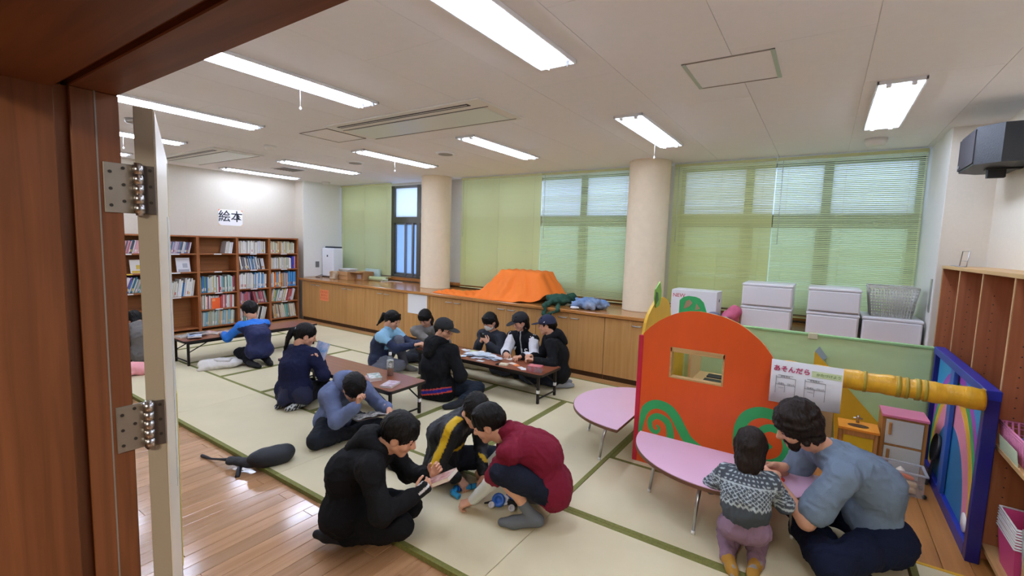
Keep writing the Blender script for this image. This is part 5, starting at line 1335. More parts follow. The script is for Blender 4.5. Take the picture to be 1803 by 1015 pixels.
def ellipsoid(name, c, ax, r, m, parent, origin, n=10):
    b = MB(); prof = [(math.sin(math.pi*k/n)*1.0, -math.cos(math.pi*k/n)) for k in range(n+1)]
    vs = []; seg = 14
    for pr, pz in prof:
        for i in range(seg):
            t = 2*math.pi*i/seg; q = V3(c)+V3(ax[0])*pr*math.cos(t)*r[0]+V3(ax[1])*pr*math.sin(t)*r[1]+V3(ax[2])*pz*r[2]; vs.append(tuple(q-V3(origin)))
    fs = [[j*seg+i, j*seg+(i+1) % seg, (j+1)*seg+(i+1) % seg, (j+1)*seg+i] for j in range(n) for i in range(seg)]
    b.add(vs, fs, True); return b.build(name, m, parent)

def hand_prims(W, d, n, side, L, curl=(.5, .6, .4), thumb=.4, spread=0):
    d = unit(d); n = V3(n); n = unit(n-d*(n@d)); t = np.cross(d, n)*side
    pr = [cap(W-d*.18*L, W+d*.10*L, .145*L, .15*L, k=.05*L)]
    offs = (.175, .06, -.055, -.16); lens = (.40, .46, .43, .34)
    for i, (o, l) in enumerate(zip(offs, lens)):
        k0 = W+d*(.50-.02*abs(i-1))*L+t*o*L
        pr.append(cap(W+d*.06*L+t*o*.55*L, k0, .085*L, .075*L, k=.05*L))
        a = 0; p = k0; dd = unit(d+t*o*(spread+.15)); rad = .062*L
        for ph, c in zip((.44, .31, .25), curl):
            a += c*(1+.06*i); q = p+(dd*math.cos(a)+n*math.sin(a))*l*ph*L
            pr.append(cap(p, q, rad, rad*.88, k=.018*L)); rad *= .88; p = q
    b0 = W+d*.10*L+t*.13*L+n*.03*L; p1 = b0+unit(d*.55+t*.62+n*thumb)*.24*L; p2 = p1+unit(d*.85+t*.18+n*thumb*1.2)*.19*L; p3 = p2+unit(d*.95-t*.05+n*thumb*1.3)*.15*L
    pr += [cap(b0, p1, .085*L, .068*L, k=.04*L), cap(p1, p2, .066*L, .058*L, k=.02*L), cap(p2, p3, .058*L, .048*L, k=.02*L)]
    return pr

def head_prims(c, ax, h, neck, s):
    A = np.array(ax); L = lambda x, y, z: V3(c)+(A[0]*x+A[1]*y+A[2]*z)*h
    k = .07*h
    return [ell(L(0, -.06, .13), (.335*h, .42*h, .37*h), A, k=k), ell(L(0, .09, -.10), (.285*h, .30*h, .36*h), A, k=.1*h),
            cap(L(-.19, .03, -.27), L(-.04, .22, -.40), .10*h, .085*h, k=.1*h), cap(L(.19, .03, -.27), L(.04, .22, -.40), .10*h, .085*h, k=.1*h),
            cap(L(-.06, .25, -.40), L(.06, .25, -.40), .085*h, .085*h, k=.06*h),
            cap(L(0, .37, .02), L(0, .44, -.12), .035*h, .058*h, k=.05*h), cap(L(-.05, .39, -.135), L(.05, .39, -.135), .042*h, k=.03*h),
            cap(L(-.17, .30, .085), L(.17, .30, .085), .06*h, k=.08*h),
            ell(L(-.15, .42, .01), (.08*h, .07*h, .05*h), A, k=.06*h, sub=True), ell(L(.15, .42, .01), (.08*h, .07*h, .05*h), A, k=.06*h, sub=True),
            ell(L(-.15, .31, .0), (.075*h, .06*h, .05*h), A, k=.02*h), ell(L(.15, .31, .0), (.075*h, .06*h, .05*h), A, k=.02*h),
            ell(L(-.2, .24, -.14), (.1*h, .09*h, .1*h), A, k=.08*h), ell(L(.2, .24, -.14), (.1*h, .09*h, .1*h), A, k=.08*h),
            cap(L(-.07, .345, -.235), L(.07, .345, -.235), .03*h, k=.03*h), cap(L(-.06, .335, -.285), L(.06, .335, -.285), .034*h, k=.03*h),
            ell(L(-.325, -.03, -.06), (.045*h, .10*h, .155*h), A, k=.03*h), ell(L(.325, -.03, -.06), (.045*h, .10*h, .155*h), A, k=.03*h),
            ell(L(-.37, .0, -.05), (.03*h, .05*h, .08*h), A, k=.03*h, sub=True), ell(L(.37, .0, -.05), (.03*h, .05*h, .08*h), A, k=.03*h, sub=True),
            cap(L(0, -.12, -.22), neck, .235*h, .25*h, k=.08*h)]

def hair_prims(c, ax, h, style):
    A = np.array(ax); L = lambda x, y, z: V3(c)+(A[0]*x+A[1]*y+A[2]*z)*h
    th = style.get('thick', .05); pr = [ell(L(0, -.085, .15), ((.345+th)*h, (.42+th)*h, (.385+th)*h), A, k=.05*h)]
    fr = style.get('fringe', .10)+.04      # lower edge of the fringe (head units above eye line)
    if style.get('kind') in ('bob', 'long', 'tail'):
        dn = style.get('down', -.42)
        pr += [cap(L(-.33, -.06, .1), L(-.32, .0, dn), .115*h, .07*h, k=.08*h), cap(L(.33, -.06, .1), L(.32, .0, dn), .115*h, .07*h, k=.08*h)] if style['kind'] != 'tail' else []
        if style['kind'] != 'tail': pr += [ell(L(0, -.27, (dn-.05)/2), (.36*h, .22*h, (.28-dn/2)*h), A, k=.1*h)]
    for x in np.linspace(-.24, .24, 7):
        lo = fr+.03*math.sin(x*40)
        pr.append(cap(L(x*.8, .20, .42), L(x+style.get('sweep', 0), .352-.75*x*x, lo), .07*h, .026*h, k=.03*h))
    pr += [cap(L(-.30, .10, .2), L(-.315, .11, -.06), .055*h, .022*h, k=.04*h), cap(L(.30, .10, .2), L(.315, .11, -.06), .055*h, .022*h, k=.04*h)]
    pr.append(cap(L(0, -.36, .0), L(0, -.30, style.get('nape', -.30)), .22*h, .12*h, k=.12*h))
    # clear the face and the ears
    pr = pr[:1]+[ell(L(0, .42, fr-.37), (.285*h, .32*h, .40*h), A, k=.03*h, sub=True)]+pr[1:]
    if not style.get('cover_ears'):
        pr += [ell(L(-.37, .0, -.13), (.12*h, .12*h, .17*h), A, k=.03*h, sub=True), ell(L(.37, .0, -.13), (.12*h, .12*h, .17*h), A, k=.03*h, sub=True)]
    if style.get('kind') == 'tail':
        p = [L(0, -.50, .12), L(0, -.66, .05), L(0, -.68, -.3), L(*style.get('tail', (.05, -.62, -.85)))]
        for a, b, r0, r1 in zip(p, p[1:], (.09, .13, .12), (.13, .12, .04)): pr.append(cap(a, b, r0*h, r1*h, k=.04*h))
    return pr

def person(name_label, P, cfg):
    J = pose(P); Ht = P['Ht']; s = Ht/1.7*cfg.get('fat', 1.0); vox = cfg.get('vox', .010)
    org = V3((J['pel'][0], J['pel'][1], 0)); root = thing('person', name_label, 'person', tuple(org), 0, cfg.get('group'))
    ut, rs, fs = J['ut'], J['rs'], J['fs']; pel, neck = J['pel'], J['neck']
    rh = unit(J['hir']-J['hil'])
    mid = pel*.52+neck*.48-fs*P.get('bend', .03)*Ht; chest = neck-ut*.085*Ht-fs*P.get('bend', .03)*.4*Ht
    def torso(g, hips=True):
        p = [cap(J['hil'], J['hir'], .094*s+g, k=.05)] if hips else []
        for q in (-1, 1):
            a = pel+rh*q*.05*s+ut*(.02 if hips else .085)*s; m_ = mid+(rh+rs)/2*q*.052*s; c_ = chest+rs*q*.066*s
            p += [cap(a, m_, .088*s+g, .086*s+g, k=.06), cap(m_, c_, .086*s+g, .088*s+g, k=.06)]
            p.append(cap(neck-ut*.030*Ht, J['shr' if q > 0 else 'shl'], .052*s+g, .055*s+g*.8, k=.05))
        return p
    def arm(nm, g, t1=1.0, r0=.050, r1=.040, r2=.027, flare=0):
        S, E, W_ = J['sh'+nm], J['el'+nm], J['wr'+nm]
        if t1 <= .5: return [cap(S, S+(E-S)*t1*2, r0*s+g, r1*s*1.1+g+flare, k=.03)]
        e = E+(W_-E)*(t1-.5)*2; d_ = unit(W_-E)
        out = [cap(S, E, r0*s+g, r1*s+g, k=.04), cap(E, e-d_*.03*s, r1*s+g, r2*s+g+.004+flare, k=.03)]
        if g > .008: out.append(cap(e-d_*.028*s, e, r2*s+g*.7, r2*s+g*.7, k=.008))
        return out
    def leg(nm, g, t1=1.0, flare=0, calf=True):
        Hh, K, A_ = J['hi'+nm], J['kn'+nm], J['an'+nm]
        if t1 <= .5: return [cap(Hh, Hh+(K-Hh)*t1*2, .082*s+g, .062*s+g+flare, k=.04)]
        e = K+(A_-K)*(t1-.5)*2
        return [cap(Hh, K, .082*s+g, .055*s+g, k=.04), cap(K, e, .054*s+g, .034*s+g+flare+(.02*s if t1 < .9 else 0)*0, k=.03), cap(K+(A_-K)*.28-0*fs, K+(A_-K)*.35, .054*s+g, k=.03)]
    def foot(nm, g):
        A_, T_ = J['an'+nm], J['to'+nm]; d = unit(T_-A_); hl = A_-d*.02*Ht
        dn = V3((0, 0, -1)); dn = dn-d*(dn@d); dn = unit(dn)*(.014*Ht)
        if A_[2] < .05: dn = dn*.4
        b_ = A_+(T_-A_)*.62+dn*.6
        return [cap(A_, hl+dn, .033*s+g, .034*s+g, k=.02), cap(A_, b_, .034*s+g, .032*s+g, k=.03), cap(hl+dn, b_, .03*s+g, .03*s+g, k=.03), cap(b_, T_, .033*s+g, .024*s+g, k=.02)]
    # ---- body: torso, limbs, head and hands in one mesh
    hh = P.get('hh', .212); hc = J['head']; ax = J['hax']
    body = torso(-.006)
    for nm in 'rl': body += arm(nm, -.002)+leg(nm, -.004)+foot(nm, 0)
    body.append(cap(neck-ut*.02, hc-ax[2]*.22*hh-ax[1]*.1*hh, .25*hh, .235*hh, k=.03))
    parts = [skin(body, vox)]
    hv = cfg.get('hvox', .0045); parts.append(skin(head_prims(hc, ax, hh, hc-ax[2]*.42*hh-ax[1]*.16*hh, s), hv))
    HL = .100*Ht*cfg.get('hand_scale', 1)
    for nm, sd in (('r', 1), ('l', -1)):
        fd = unit(J['wr'+nm]-J['el'+nm]); hp = cfg.get('hand_'+nm, {})
        if hp.get('hide'): continue
        d = unit(V3(hp['dir'])) if 'dir' in hp else fd
        n_ = V3(hp.get('palm', (0, 0, -1))); n_ = n_-d*(n_@d)
        if np.linalg.norm(n_) < .2: n_ = -fs
        parts.append(skin(hand_prims(J['wr'+nm], d, n_, sd, HL, hp.get('curl', (.45, .5, .35)), hp.get('thumb', .35), hp.get('spread', .1)), cfg.get('fvox', .0042)))
    mesh_obj('body', parts, cfg.get('skin', M_skin), root, org)
    # ---- face details
    A = np.array(ax); L = lambda x, y, z: hc+(A[0]*x+A[1]*y+A[2]*z)*hh
    if cfg.get('face', True):
        for q in (-1, 1):
            ellipsoid('eye', L(q*.15, .355, .0), ax, (.058*hh, .022*hh, cfg.get('eyeh', .02)*hh), M_eye, root, org, 8)
            b = MB(); b.tube([tuple(L(q*.075, .375, .085)-org), tuple(L(q*.15, .37, .105)-org), tuple(L(q*.225, .325, .085)-org)], [.012*hh, .016*hh, .008*hh], 6); b.build('eyebrow', cfg.get('hair_mat', M_hair), root)
        ellipsoid('mouth', L(0, .362, -.258), ax, (.075*hh, .020*hh, .022*hh), M_lip, root, org, 8)
    # ---- clothes
    g = cfg.get('top_g', .016); tc = cfg['top']; slv = cfg.get('sleeve', .96)
    tp = torso(g, cfg.get('hips', True))
    tl = torso(g*.0+.0)
    hem = cfg.get('hem', 0)
    if hem: tp.append(cap(J['hil']-ut*hem*.3, J['hir']-ut*hem*.3, .098*s+g+.006, k=.05))
    arms = arm('r', g*.75, slv, flare=cfg.get('flare', 0))+arm('l', g*.75, slv, flare=cfg.get('flare', 0))
    if cfg.get('collar'):
        cr_ = cfg['collar']
        for lv in ((.008,) if cr_ < .016 else (.004, .020, .036)):
            for a in np.linspace(0, 2*math.pi, 13)[:-1]:
                if lv > .03 and math.sin(a) > .75: continue
                a2 = a+2*math.pi/12; c0 = neck+ut*lv*Ht+fs*(.006+lv*.25)
                tp.append(cap(c0+(rs*math.cos(a)+fs*math.sin(a))*.054*s, c0+(rs*math.cos(a2)+fs*math.sin(a2))*.054*s, cr_*.8, k=.012))
    hood = []
    if cfg.get('hood'):
        hb = neck+ut*.020*Ht-fs*.010*s; R_ = .088*s; rt = .036*s
        for a in np.linspace(math.pi*.72, math.pi*2.28, 14)[:-1]:
            a2 = a+math.pi*1.56/13; lift = lambda q: .030*s*max(0, -math.sin(q))-.02*s*max(0, math.sin(q))
            hood.append(cap(hb+(rs*math.cos(a)+fs*math.sin(a)*.9)*R_+ut*lift(a), hb+(rs*math.cos(a2)+fs*math.sin(a2)*.9)*R_+ut*lift(a2), rt, k=.02))
        for q, w_, zz in ((-.6, .8, -.02), (0, 1, -.05), (.6, .8, -.02)):
            hood.append(cap(neck-fs*.115*s+rs*q*.09*s+ut*.02*s, neck-fs*(.165-.03*abs(q))*s+rs*q*.07*s+ut*(zz-.06)*s, .050*s, .040*s, k=.04))
    def colour(v, fn):
        q = v-pel; info = dict(u=(q@ut)/np.linalg.norm(neck-pel), r=(q@rs)/s, f=(q@fs)/s, v=v, J=J, s=s)
        c = fn(info)
        return c
    def flat(c):
        c = np.array(lin(c)); return lambda i: np.tile(c, (len(i['v']), 1))
    def garment(nm, prims, colfn, m, amp=.0085, sc=3.6, seed=0, vx=None):
        v, q = skin(prims, vx or vox)
        z0 = v[:, 2] > .012; vr = v
        w1_ = wob(v, sc, seed); w2_ = wob(v*np.array([1, 1, .75])+.03*w1_[:, None], sc*1.9, seed+9); w3_ = wob(v+.02*w2_[:, None], sc*3.4, seed+17)
        v = v+vnormals(v, q)*((amp*w1_+amp*1.1*(.55-np.abs(w2_)**.7)+amp*.45*(.5-np.abs(w3_)**.7))*z0)[:, None]
        v[:, 2] = np.maximum(v[:, 2], .002)
        fn = colfn if callable(colfn) else flat(colfn)
        return mesh_obj(nm, [(v, q)], m, root, org, colour(vr, fn))
    sd = abs(hash(name_label)) % 1 + len(name_label)
    if cfg.get('sleeve_col'):
        garment(cfg.get('top_name', 'jacket'), tp, tc, cfg.get('top_mat', M_cloth), seed=sd)
        for nm in 'rl': garment('sleeve', arm(nm, g*.75, slv), cfg['sleeve_col'], cfg.get('top_mat', M_cloth), seed=sd+2)
    else:
        garment(cfg.get('top_name', 'jacket'), tp+arms, tc, cfg.get('top_mat', M_cloth), seed=sd)
    if hood: garment('hood', hood, tc if not callable(tc) else cfg.get('hood_col', '17181b'), cfg.get('top_mat', M_cloth), amp=.005, sc=6, seed=sd+7)
    pg = cfg.get('pants_g', .010); pl = cfg.get('pants_len', .97)
    hp_ = pg if not cfg.get('hips', True) else min(pg*.3, .004)
    pp = [cap(J['hil'], J['hir'], .094*s+hp_, k=.05), cap(pel, pel+ut*.06*s, .094*s+hp_*.5, k=.05)]
    for nm in 'rl': pp += leg(nm, pg, pl, cfg.get('pants_flare', .004))
    garment(cfg.get('pants_name', 'trousers'), pp, cfg['pants'], cfg.get('pants_mat', M_cloth), seed=sd+5)
    if cfg.get('socks'):
        for nm in 'rl':
            K, A_ = J['kn'+nm], J['an'+nm]; e = A_+(K-A_)*cfg.get('sock_h', .22)
            garment('sock', foot(nm, .004)+[cap(A_, e, .036*s, .038*s, k=.02)], cfg['socks'], M_sock, amp=.0015, seed=3, vx=max(vox*.8, .006))
    # ---- hair
    st = cfg.get('hair', {})
    if st is not None:
        hv2 = cfg.get('hairvox', .006)
        v, q = skin(hair_prims(hc, ax, hh, st), hv2)
        lp = (v-hc)@A.T; az = np.arctan2(lp[:, 0], lp[:, 1]-.0*hh)
        rad = np.linalg.norm(lp[:, :2], axis=1)/hh
        dsp = (.007*np.sin(az*17+3.5*wob(v, 9, 2))+.007*np.sin(az*37+2.5*wob(v, 14, 7)))*np.clip(rad*2.2, 0, 1)+st.get('mess', .016)*wob(v, 11, 4)
        v = v+vnormals(v, q)*(dsp*hh)[:, None]
        mesh_obj('hair', [(v, q)], cfg.get('hair_mat', M_hair), root, org)
    # ---- cap
    cc = cfg.get('cap')
    if cc:
        pr = [ell(L(0, -.05, .17), (.42*hh, .50*hh, .42*hh), A, k=.02*hh), ell(L(0, -.05, .585), (.03*hh, .03*hh, .02*hh), A, k=.01*hh)]
        v, q = skin(pr, .005, cuts=[(L(0, 0, cc.get('low', .10)), -A[2]-A[1]*.0)])
        o = mesh_obj('cap', [(v, q)], cc['mat'], root, org)
        bd = A[1]*math.cos(cc.get('turn', 0))+A[0]*math.sin(cc.get('turn', 0)); br = np.cross(bd, A[2]); bl = cc.get('low', .10)+.03
        bp = [ell(L(0, 0, bl)+bd*.52*hh, (.33*hh, .36*hh, .022*hh), [br, unit(bd-A[2]*cc.get('tip', .12)), unit(np.cross(br, unit(bd-A[2]*cc.get('tip', .12))))], k=.01*hh)]
        v, q = skin(bp, .0045); mesh_obj('brim', [(v, q)], cc['mat'], o, org)
        if cc.get('logo'):
            lg, sz, dirx = cc['logo']; n_ = unit(bd*math.cos(dirx)+np.cross(A[2], bd)*math.sin(dirx))
            pos = L(0, -.05, .27)+n_*(.455 if abs(dirx) < .9 else .40)*hh
            text_mesh(lg, sz, cc.get('logo_mat', M_white), 'logo', o, frame(tuple(pos-org), tuple(np.cross(A[2], n_)), tuple(unit(A[2]-n_*.35))), depth=.002, bold=.001)
    if cfg.get('glasses'):
        b = MB()
        for q in (-1, 1):
            b.tube([tuple(L(q*.155+.105*math.cos(t), .415-.03*abs(math.cos(t)), -.01+.085*math.sin(t))-org) for t in np.linspace(0, 2*math.pi, 17)[:-1]], .009*hh, 6, closed=True)
            b.tube([tuple(L(q*.26, .40, .0)-org), tuple(L(q*.345, .25, .01)-org), tuple(L(q*.36, -.02, .0)-org)], .009*hh, 6)
        b.tube([tuple(L(-.05, .425, .0)-org), tuple(L(0, .445, .01)-org), tuple(L(.05, .425, .0)-org)], .009*hh, 6)
        b.build('glasses', M_black, root)
    if cfg.get('mask'):
        pr = [ell(L(0, .19, -.21), (.285*hh, .28*hh, .27*hh), A, k=.04*hh), cap(L(0, .42, -.05), L(0, .43, -.25), .055*hh, k=.10*hh)]
        v, q = skin(pr, .0045, cuts=[(L(0, .12, 0), -A[1])]); o = mesh_obj('face_mask', [(v, q)], mat('mask_white', 'eceae4', .8), root, org)
        b = MB()
        for q in (-1, 1): b.tube([tuple(L(q*.26, .2, -.12)-org), tuple(L(q*.35, -.05, -.02)-org)], .008*hh, 5)
        b.build('ear_loop', M_white, o)
    return root, J
# ---- where each person is and how they sit (metres; legs in body heights)
POSES = {
    'maroon': dict(Ht=1.45, facing=(-0.9, -0.42), pelvis=(-1.229, 2.376, 0.2), lean=0.72, look=(-0.8, -0.45, -0.48), hand_l=(-1.676, 2.134, 0.055), hand_r=(-1.827, 2.489, 0.1), bend=0.05, nk=(0.75, -0.15), poke=0.35, leg_r=((0.13, 0.3, 0.35), (0.085, 0.08, 0.045), (0.1, 0.2, 0.02)), leg_l=((-0.13, 0.3, 0.35), (-0.085, 0.08, 0.045), (-0.1, 0.2, 0.02))),
    'blackhood': dict(Ht=1.36, facing=(0.86, 0.5), pelvis=(-2.085, 1.563, 0.165), lean=0.44, look=(0.8, 0.4, -0.45), hand_r=(-1.71, 1.71, 0.29), hand_l=(-1.77, 1.88, 0.31), bend=0.06, nk=(0.75, 0.0), poke=0.5, leg_r=((0.09, 0.3, 0.04), (0.075, 0.01, 0.035), (0.05, -0.12, 0.02)), leg_l=((-0.09, 0.3, 0.04), (-0.075, 0.01, 0.035), (-0.05, -0.12, 0.02))),
    'yellow': dict(Ht=1.45, facing=(0.99, 0.1), pelvis=(-2.071, 2.334, 0.12), lean=0.42, look=(0.6, -0.45, -0.66), hand_r=(-1.906, 2.281, 0.08), hand_l=(-1.775, 2.395, 0.09), bend=0.05, leg_r=((0.02, 0.3, 0.1), (0.06, -0.2, 0.035), (0.05, -0.34, 0.02)), leg_l=((-0.22, 0.26, 0.05), (-0.09, 0.0, 0.035), (-0.03, -0.1, 0.02)), poke=1.0, nk=(0.75, 0.45)),
    'bluehood': dict(Ht=1.36, facing=(0.97, -0.22), pelvis=(-3.339, 2.384, 0.115), lean=0.55, look=(0.62, -0.22, -0.75), hand_r=(-2.89, 2.24, 0.37), hand_l=(-2.86, 2.52, 0.27), bend=0.07, nk=(0.6, 0.1), poke=0.7, leg_r=((0.24, 0.2, 0.05), (-0.03, 0.165, 0.04), (-0.13, 0.13, 0.03)), leg_l=((-0.24, 0.2, 0.05), (0.04, 0.12, 0.035), (0.12, 0.06, 0.025))),
    'navycoat': dict(Ht=1.3, facing=(-0.2, 0.98), pelvis=(-4.161, 2.492, 0.19), lean=0.22, look=(0.45, 0.85, -0.35), hand_l=(-4.051, 2.592, 0.47), hand_r=(-4.06, 2.696, 0.46), leg_r=((0.09, 0.3, 0.04), (0.075, 0.01, 0.035), (0.05, -0.12, 0.02)), leg_l=((-0.09, 0.3, 0.04), (-0.075, 0.01, 0.035), (-0.05, -0.12, 0.02))),
    'jersey': dict(Ht=1.38, facing=(-1, 0.05), pelvis=(-5.82, 3.03, 0.19), lean=0.42, look=(-0.85, 0.1, -0.5), hand_l=(-6.36, 2.85, 0.36), hand_r=(-6.36, 3.12, 0.36), bend=0.05, leg_r=((0.09, 0.3, 0.04), (0.075, 0.01, 0.035), (0.05, -0.12, 0.02)), leg_l=((-0.09, 0.3, 0.04), (-0.075, 0.01, 0.035), (-0.05, -0.12, 0.02))),
    'skyblue': dict(Ht=1.42, facing=(0.97, 0.2), pelvis=(-4.56, 3.889, 0.12), lean=0.28, look=(0.85, 0.25, -0.35), hand_r=(-4.06, 3.98, 0.37), hand_l=(-4.06, 4.1, 0.37), leg_r=((0.1, 0.28, 0.04), (0.12, 0.02, 0.035), (0.1, -0.1, 0.02)), leg_l=((-0.06, 0.3, 0.35), (-0.08, 0.2, 0.04), (-0.08, 0.33, 0.02))),
    'greylean': dict(Ht=1.42, facing=(0.6, -0.8), pelvis=(-4.5, 4.68, 0.115), lean=0.45, look=(0.15, -0.72, -0.66), hand_r=(-4.06, 4.33, 0.35), hand_l=(-3.92, 4.42, 0.34), bend=0.05, leg_r=((0.24, 0.2, 0.05), (-0.03, 0.165, 0.04), (-0.13, 0.13, 0.03)), leg_l=((-0.24, 0.2, 0.05), (0.04, 0.12, 0.035), (0.12, 0.06, 0.025))),
    'blackcap': dict(Ht=1.55, facing=(-0.25, 0.97), pelvis=(-3.258, 3.534, 0.13), lean=0.08, look=(0.95, 0.15, -0.2), twist=0.45, hand_r=(-3.147, 3.749, 0.2), hand_l=(-3.5, 3.92, 0.35), leg_r=((0.26, 0.16, 0.05), (0.23, -0.08, 0.035), (0.16, -0.16, 0.02)), leg_l=((-0.2, 0.2, 0.05), (0.05, 0.14, 0.035), (0.14, 0.08, 0.02))),
    'mask': dict(Ht=1.38, facing=(0.03, -1), pelvis=(-3.5, 4.93, 0.12), lean=0.28, look=(-0.1, -0.78, -0.55), hand_r=(-3.48, 4.56, 0.4), hand_l=(-3.38, 4.56, 0.4), leg_r=((0.24, 0.2, 0.05), (-0.03, 0.165, 0.04), (-0.13, 0.13, 0.03)), leg_l=((-0.24, 0.2, 0.05), (0.04, 0.12, 0.035), (0.12, 0.06, 0.025))),
    'varsity': dict(Ht=1.5, facing=(-0.05, -1), pelvis=(-3.0, 4.9, 0.125), lean=0.22, look=(-0.5, -0.75, -0.35), hand_r=(-3.0, 4.42, 0.355), hand_l=(-2.78, 4.4, 0.355), leg_r=((0.24, 0.2, 0.05), (-0.03, 0.165, 0.04), (-0.13, 0.13, 0.03)), leg_l=((-0.24, 0.2, 0.05), (0.04, 0.12, 0.035), (0.12, 0.06, 0.025))),
    'navycap': dict(Ht=1.42, facing=(-0.8, -0.6), pelvis=(-2.47, 4.74, 0.18), lean=0.24, look=(-0.92, -0.38, -0.12), hand_l=(-2.58, 4.36, 0.36), hand_r=(-2.7, 4.5, 0.36), leg_r=((0.09, 0.3, 0.04), (0.075, 0.01, 0.035), (0.05, -0.12, 0.02)), leg_l=((-0.09, 0.3, 0.04), (-0.075, 0.01, 0.035), (-0.05, -0.12, 0.02))),
    'toddler': dict(Ht=0.9, facing=(-0.12, 0.99), pelvis=(-0.235, 2.62, 0.2), lean=0.18, look=(-0.05, 0.9, -0.35), hand_l=(-0.4, 2.83, 0.365), hand_r=(-0.12, 2.85, 0.365), torso=0.31, seg=(0.155, 0.13, 0.2, 0.2), hh=0.185, hl=0.15, sw=0.115, leg_r=((0.1, 0.3, 0.03), (0.075, -0.02, 0.035), (0.05, -0.15, 0.02)), leg_l=((-0.1, 0.3, 0.03), (-0.07, -0.05, 0.035), (-0.03, -0.17, 0.02))),
    'man': dict(Ht=1.76, facing=(-0.92, -0.38), pelvis=(0.37, 3.133, 0.15), lean=0.6, look=(-0.85, -0.35, -0.42), hand_l=(-0.152, 2.881, 0.41), hand_r=(-0.124, 3.044, 0.4), bend=0.06, hh=0.235, poke=0.6, leg_r=((0.15, 0.34, 0.05), (-0.04, 0.15, 0.035), (-0.15, 0.1, 0.02)), leg_l=((-0.24, 0.3, 0.05), (0.06, 0.2, 0.035), (0.16, 0.14, 0.02)), nk=(0.75, 0.25), torso=0.3),
    'greyback': dict(Ht=1.42, facing=(-0.9, 0.1), pelvis=(-6.95, 2.22, 0.13), lean=0.55, look=(-0.7, -0.3, -0.6), hand_l=(-7.35, 2.2, 0.2), hand_r=(-7.3, 2.4, 0.2), bend=0.07, nk=(0.7, 0), poke=0.7, leg_r=((0.24, 0.2, 0.05), (-0.03, 0.165, 0.04), (-0.13, 0.13, 0.03)), leg_l=((-0.24, 0.2, 0.05), (0.04, 0.12, 0.035), (0.12, 0.06, 0.025))),
}
# ---- what each person wears
def lc(c): return np.array(lin(c))
def pick(mask, a, b):
    return np.where(mask[:, None], lc(a) if isinstance(a, str) else a, lc(b) if isinstance(b, str) else b)
def seg_d(v, a, b):
    d = b-a; t = np.clip(((v-a)@d)/(d@d), 0, 1); return np.linalg.norm(v-a-t[:, None]*d, axis=1), t
def near_arm(i, nm):
    J = i['J']; d1, t1 = seg_d(i['v'], J['sh'+nm], J['el'+nm]); d2, t2 = seg_d(i['v'], J['el'+nm], J['wr'+nm])
    return np.minimum(d1, d2), np.where(d1 < d2, t1*.5, .5+t2*.5)
def is_arm(i):
    dr, tr = near_arm(i, 'r'); dl, tl = near_arm(i, 'l'); d = np.minimum(dr, dl)
    core, _ = seg_d(i['v'], i['J']['pel'], i['J']['neck'])
    return (d < .075*i['s']+.012) & (np.where(dr < dl, tr, tl) > .03) & (core > .075*i['s'])
PEEP = {}
def add_person(key, label, **cfg):
    PEEP[key] = person(label, POSES[key], cfg)
dn = dict(curl=(.35, .5, .4))
# boy in maroon polo
def polo(i): return pick((i['u'] > .99) & (i['f'] > .0), '5a1226', '7c1c33')
add_person('maroon', 'child in a maroon polo shirt squatting over the blue toy', vox=.008, top='7a1b31', sleeve=.36, flare=.016, top_g=.016, hem=0, top_name='polo_shirt', collar=.017,
           pants='1b2030', pants_len=.47, pants_flare=.022, pants_g=.006, pants_name='shorts', socks='6b7178', sock_h=.30, hair=dict(fringe=.06, thick=.06, sweep=.02), hand_l=dict(dir=(-.75, -.45, -.35), palm=(.3, .4, -.85), curl=(.8, .9, .6), thumb=.5), hand_r=dict(dir=(-.5, -.45, -.7), palm=(-.3, .6, -.5), curl=(.4, .5, .4)))
# arm sleeves of the squatting boy
_r, _J = PEEP['maroon']
for nm in 'rl':
    a = _J['sh'+nm]+(_J['el'+nm]-_J['sh'+nm])*.62; e = _J['el'+nm]; w_ = _J['el'+nm]+(_J['wr'+nm]-_J['el'+nm])*.93
    soft('arm_sleeve', [cap(a, e, .045, .041, k=.02), cap(e, w_, .041, .031, k=.02)], .008, mat('white_stretch', 'd9ddd8', .7), _r, tuple(V3((_J['pel'][0], _J['pel'][1], 0))), amp=.002, sc=9)
# boy in black hoodie
add_person('blackhood', 'child in a black hooded top kneeling and reading a small book', vox=.008, top='17181b', top_g=.030, hood=True, hem=.03, top_name='hooded_top', pants='131519', pants_g=.016, socks='22242a', hair=dict(fringe=.02, thick=.075, nape=-.28),
           hand_r=dict(dir=(.55, .45, .6), palm=(-.3, .7, .2), curl=(.7, .8, .5), thumb=.5), hand_l=dict(dir=(.5, .3, .7), palm=(.3, -.8, .1), curl=(.7, .8, .5), thumb=.5))
_r, _J = PEEP['blackhood']; o_ = V3((_J['pel'][0], _J['pel'][1], 0)); _d = unit((.55, .45, .6)); _n = V3((-.3, .7, .2)); _n = unit(_n-_d*(_n@_d)); _t = np.cross(_d, _n); _L = .136
soft('striped_glove', [cap(_J['wrr']-_d*.12*_L, _J['wrr']+_d*.12*_L, .17*_L, .18*_L, k=.02)]+[cap(_J['wrr']+_t*q*.5*_L, _J['wrr']+_d*.46*_L+_t*q*_L, .125*_L, .115*_L, k=.02) for q in (-.15, -.05, .06, .17)], .005, mat('glove_knit', '808080', .9, attr=True), _r, tuple(o_),
     colf=lambda v: pick((np.sin(((v-_J['wrr'])@_t)/_L*21+1.2) > .45) & (((v-_J['wrr'])@_d) > -.02*_L), 'e4e6ea', '14161a'))
